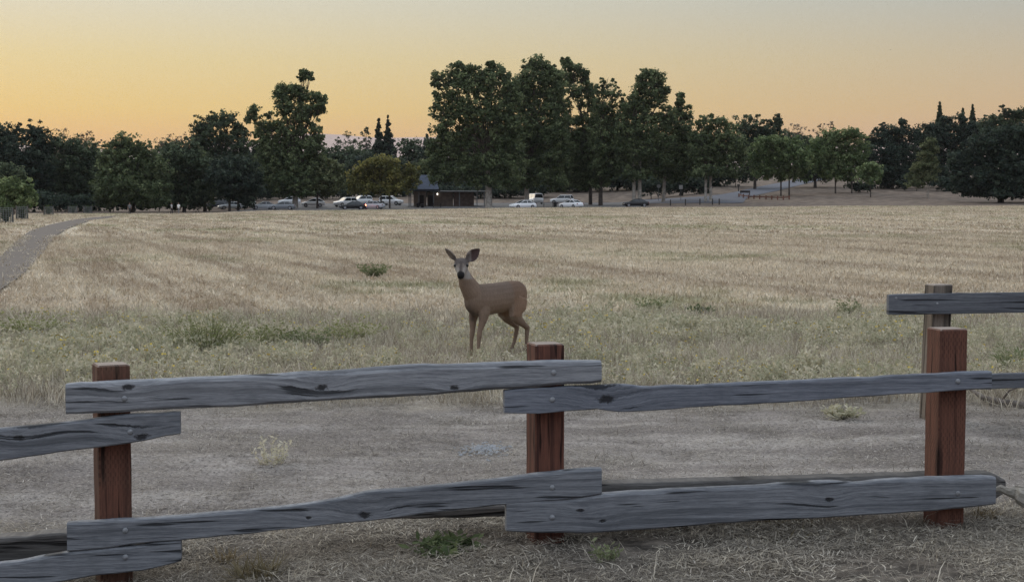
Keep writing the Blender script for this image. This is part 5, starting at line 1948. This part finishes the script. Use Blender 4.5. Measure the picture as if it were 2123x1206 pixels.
for i, (px, top, lab) in enumerate(((70, 300, 'behind the far left oak'), (190, 312, 'behind the round olive oak'), (310, 318, 'left behind the walkers'), (420, 305, 'behind the tall dark rounded tree'), (540, 300, 'left behind the tall sycamore'),
                                    (640, 322, 'right behind the tall sycamore'), (930, 275, 'behind the leftmost big sycamore'), (1030, 265, 'behind the thick pale trunk'), (1120, 262, 'behind the tallest sycamore'), (1200, 275, 'behind the sycamore with sky gaps'),
                                    (1280, 270, 'behind the thin topped sycamore'), (1355, 275, 'behind the twin trunked sycamore'), (1440, 285, 'behind the broad sycamore'))):
    gg = random.Random(i)
    tree('background_tree', 'dark dense tree standing ' + lab, px, 338 + 6 * (i % 3), [(px - 30, top + 34, 34, 30), (px + 28, top + 30, 36, 32), (px, top + 18, 26, 20), (px - 20, top + 75, 50, 40), (px + 34, top + 72, 44, 40), (px, min(top + 105, 388), 62, 20)],
         'oak' if i % 2 else 'dark', 700 + i, leafsize=.62, per=18, puff=1.25)
# shrub screen behind the parking lot and under the trees
for i, (px, Y, ls) in enumerate((
        (60, 262, [(40, 415, 40, 22), (90, 415, 40, 22)]), (150, 268, [(130, 420, 40, 16), (185, 418, 34, 18)]), (235, 268, [(225, 415, 30, 20), (262, 418, 30, 18)]), (330, 272, [(310, 415, 36, 20), (350, 415, 30, 20)]),
        (455, 322, [(440, 398, 40, 14), (490, 400, 40, 12)]), (580, 325, [(545, 396, 40, 16), (600, 398, 40, 13)]), (690, 322, [(660, 398, 40, 12), (715, 400, 40, 10)]), (790, 330, [(770, 398, 40, 10), (820, 396, 40, 12)]),
        (930, 318, [(890, 395, 30, 16), (950, 395, 40, 18), (1000, 393, 30, 18)]), (1060, 318, [(1035, 394, 30, 18), (1080, 392, 40, 16), (1120, 388, 30, 16)]), (1165, 340, [(1160, 382, 30, 12)]),
        (1350, 300, [(1340, 385, 20, 18), (1370, 385, 24, 18)]), (1410, 300, [(1400, 386, 26, 18), (1435, 384, 28, 18), (1460, 388, 16, 14)]), (1525, 330, [(1500, 365, 30, 14), (1545, 362, 30, 14)]), (1780, 296, [(1772, 385, 22, 10), (1795, 388, 14, 7)]), (1900, 300, [(1890, 375, 24, 16), (1960, 380, 36, 16), (2000, 385, 30, 14)]))):
    labs = ('under the far left oak', 'left of the round olive oak', 'under the round olive oak', 'right of the round olive oak', 'behind the first parked cars', 'behind the white crossover', 'behind the white hatchback', 'behind the wagon with the roof rack',
            'behind the park building', 'behind the tall white van', 'behind the picnic table', 'behind the round sign', 'behind the white rectangular sign', 'on the slope above the road', 'under the spreading hillside tree', 'behind the young forked tree')
    tree('shrub', 'dark low shrub ' + labs[i], px, Y, ls, 'dark', 600 + i, trunk_r=.08, leafsize=.45, per=20, cat='shrub')

# ------------------------------------------------------------------ far ridge and the evening haze
xs = np.linspace(-6500, 6500, 160)
V, F = [], []
for i, x in enumerate(xs):
    h = 345 + 45 * mnoise.noise(Vector((x / 1500, 2, 0))) + 28 * mnoise.noise(Vector((x / 430, 7, 0))) - .02 * (x + 700) - 90 * min(1, max(0, (-1100 - x) / 500))
    for j, (dy, f) in enumerate(((-1500, 0), (-800, .45), (-300, .85), (0, 1.0), (900, .5), (1800, 0))):
        V.append((x, 7500 + dy, -25 + (h + 25) * f))
n = 6
F = [(i * n + j, (i + 1) * n + j, (i + 1) * n + j + 1, i * n + j + 1) for i in range(len(xs) - 1) for j in range(n - 1)]
M['ridge'] = simple('dry_grass_ridge', (.52, .37, .31), .12, .004)
tag(obj('hills', quick_mesh('hills', V, F, True), None, M['ridge']), 'pale pink distant mountain ridge behind the gap in the trees', 'hills', kind='structure')
HZ = bpy.data.materials.new('evening_haze')
HZ.use_nodes = True
HZ.node_tree.nodes.clear()
_o = HZ.node_tree.nodes.new('ShaderNodeOutputMaterial')
_v = HZ.node_tree.nodes.new('ShaderNodeVolumePrincipled')
_v.inputs['Color'].default_value = (.97, .93, .93, 1)
_v.inputs['Density'].default_value = 4.5e-5
HZ.node_tree.links.new(_v.outputs[0], _o.inputs['Volume'])
hz = MB().box(-46000, 46000, -40, 20100, -48, 400).build('haze', HZ)
tag(hz, 'thin evening haze in the air over the field', 'haze', kind='stuff')
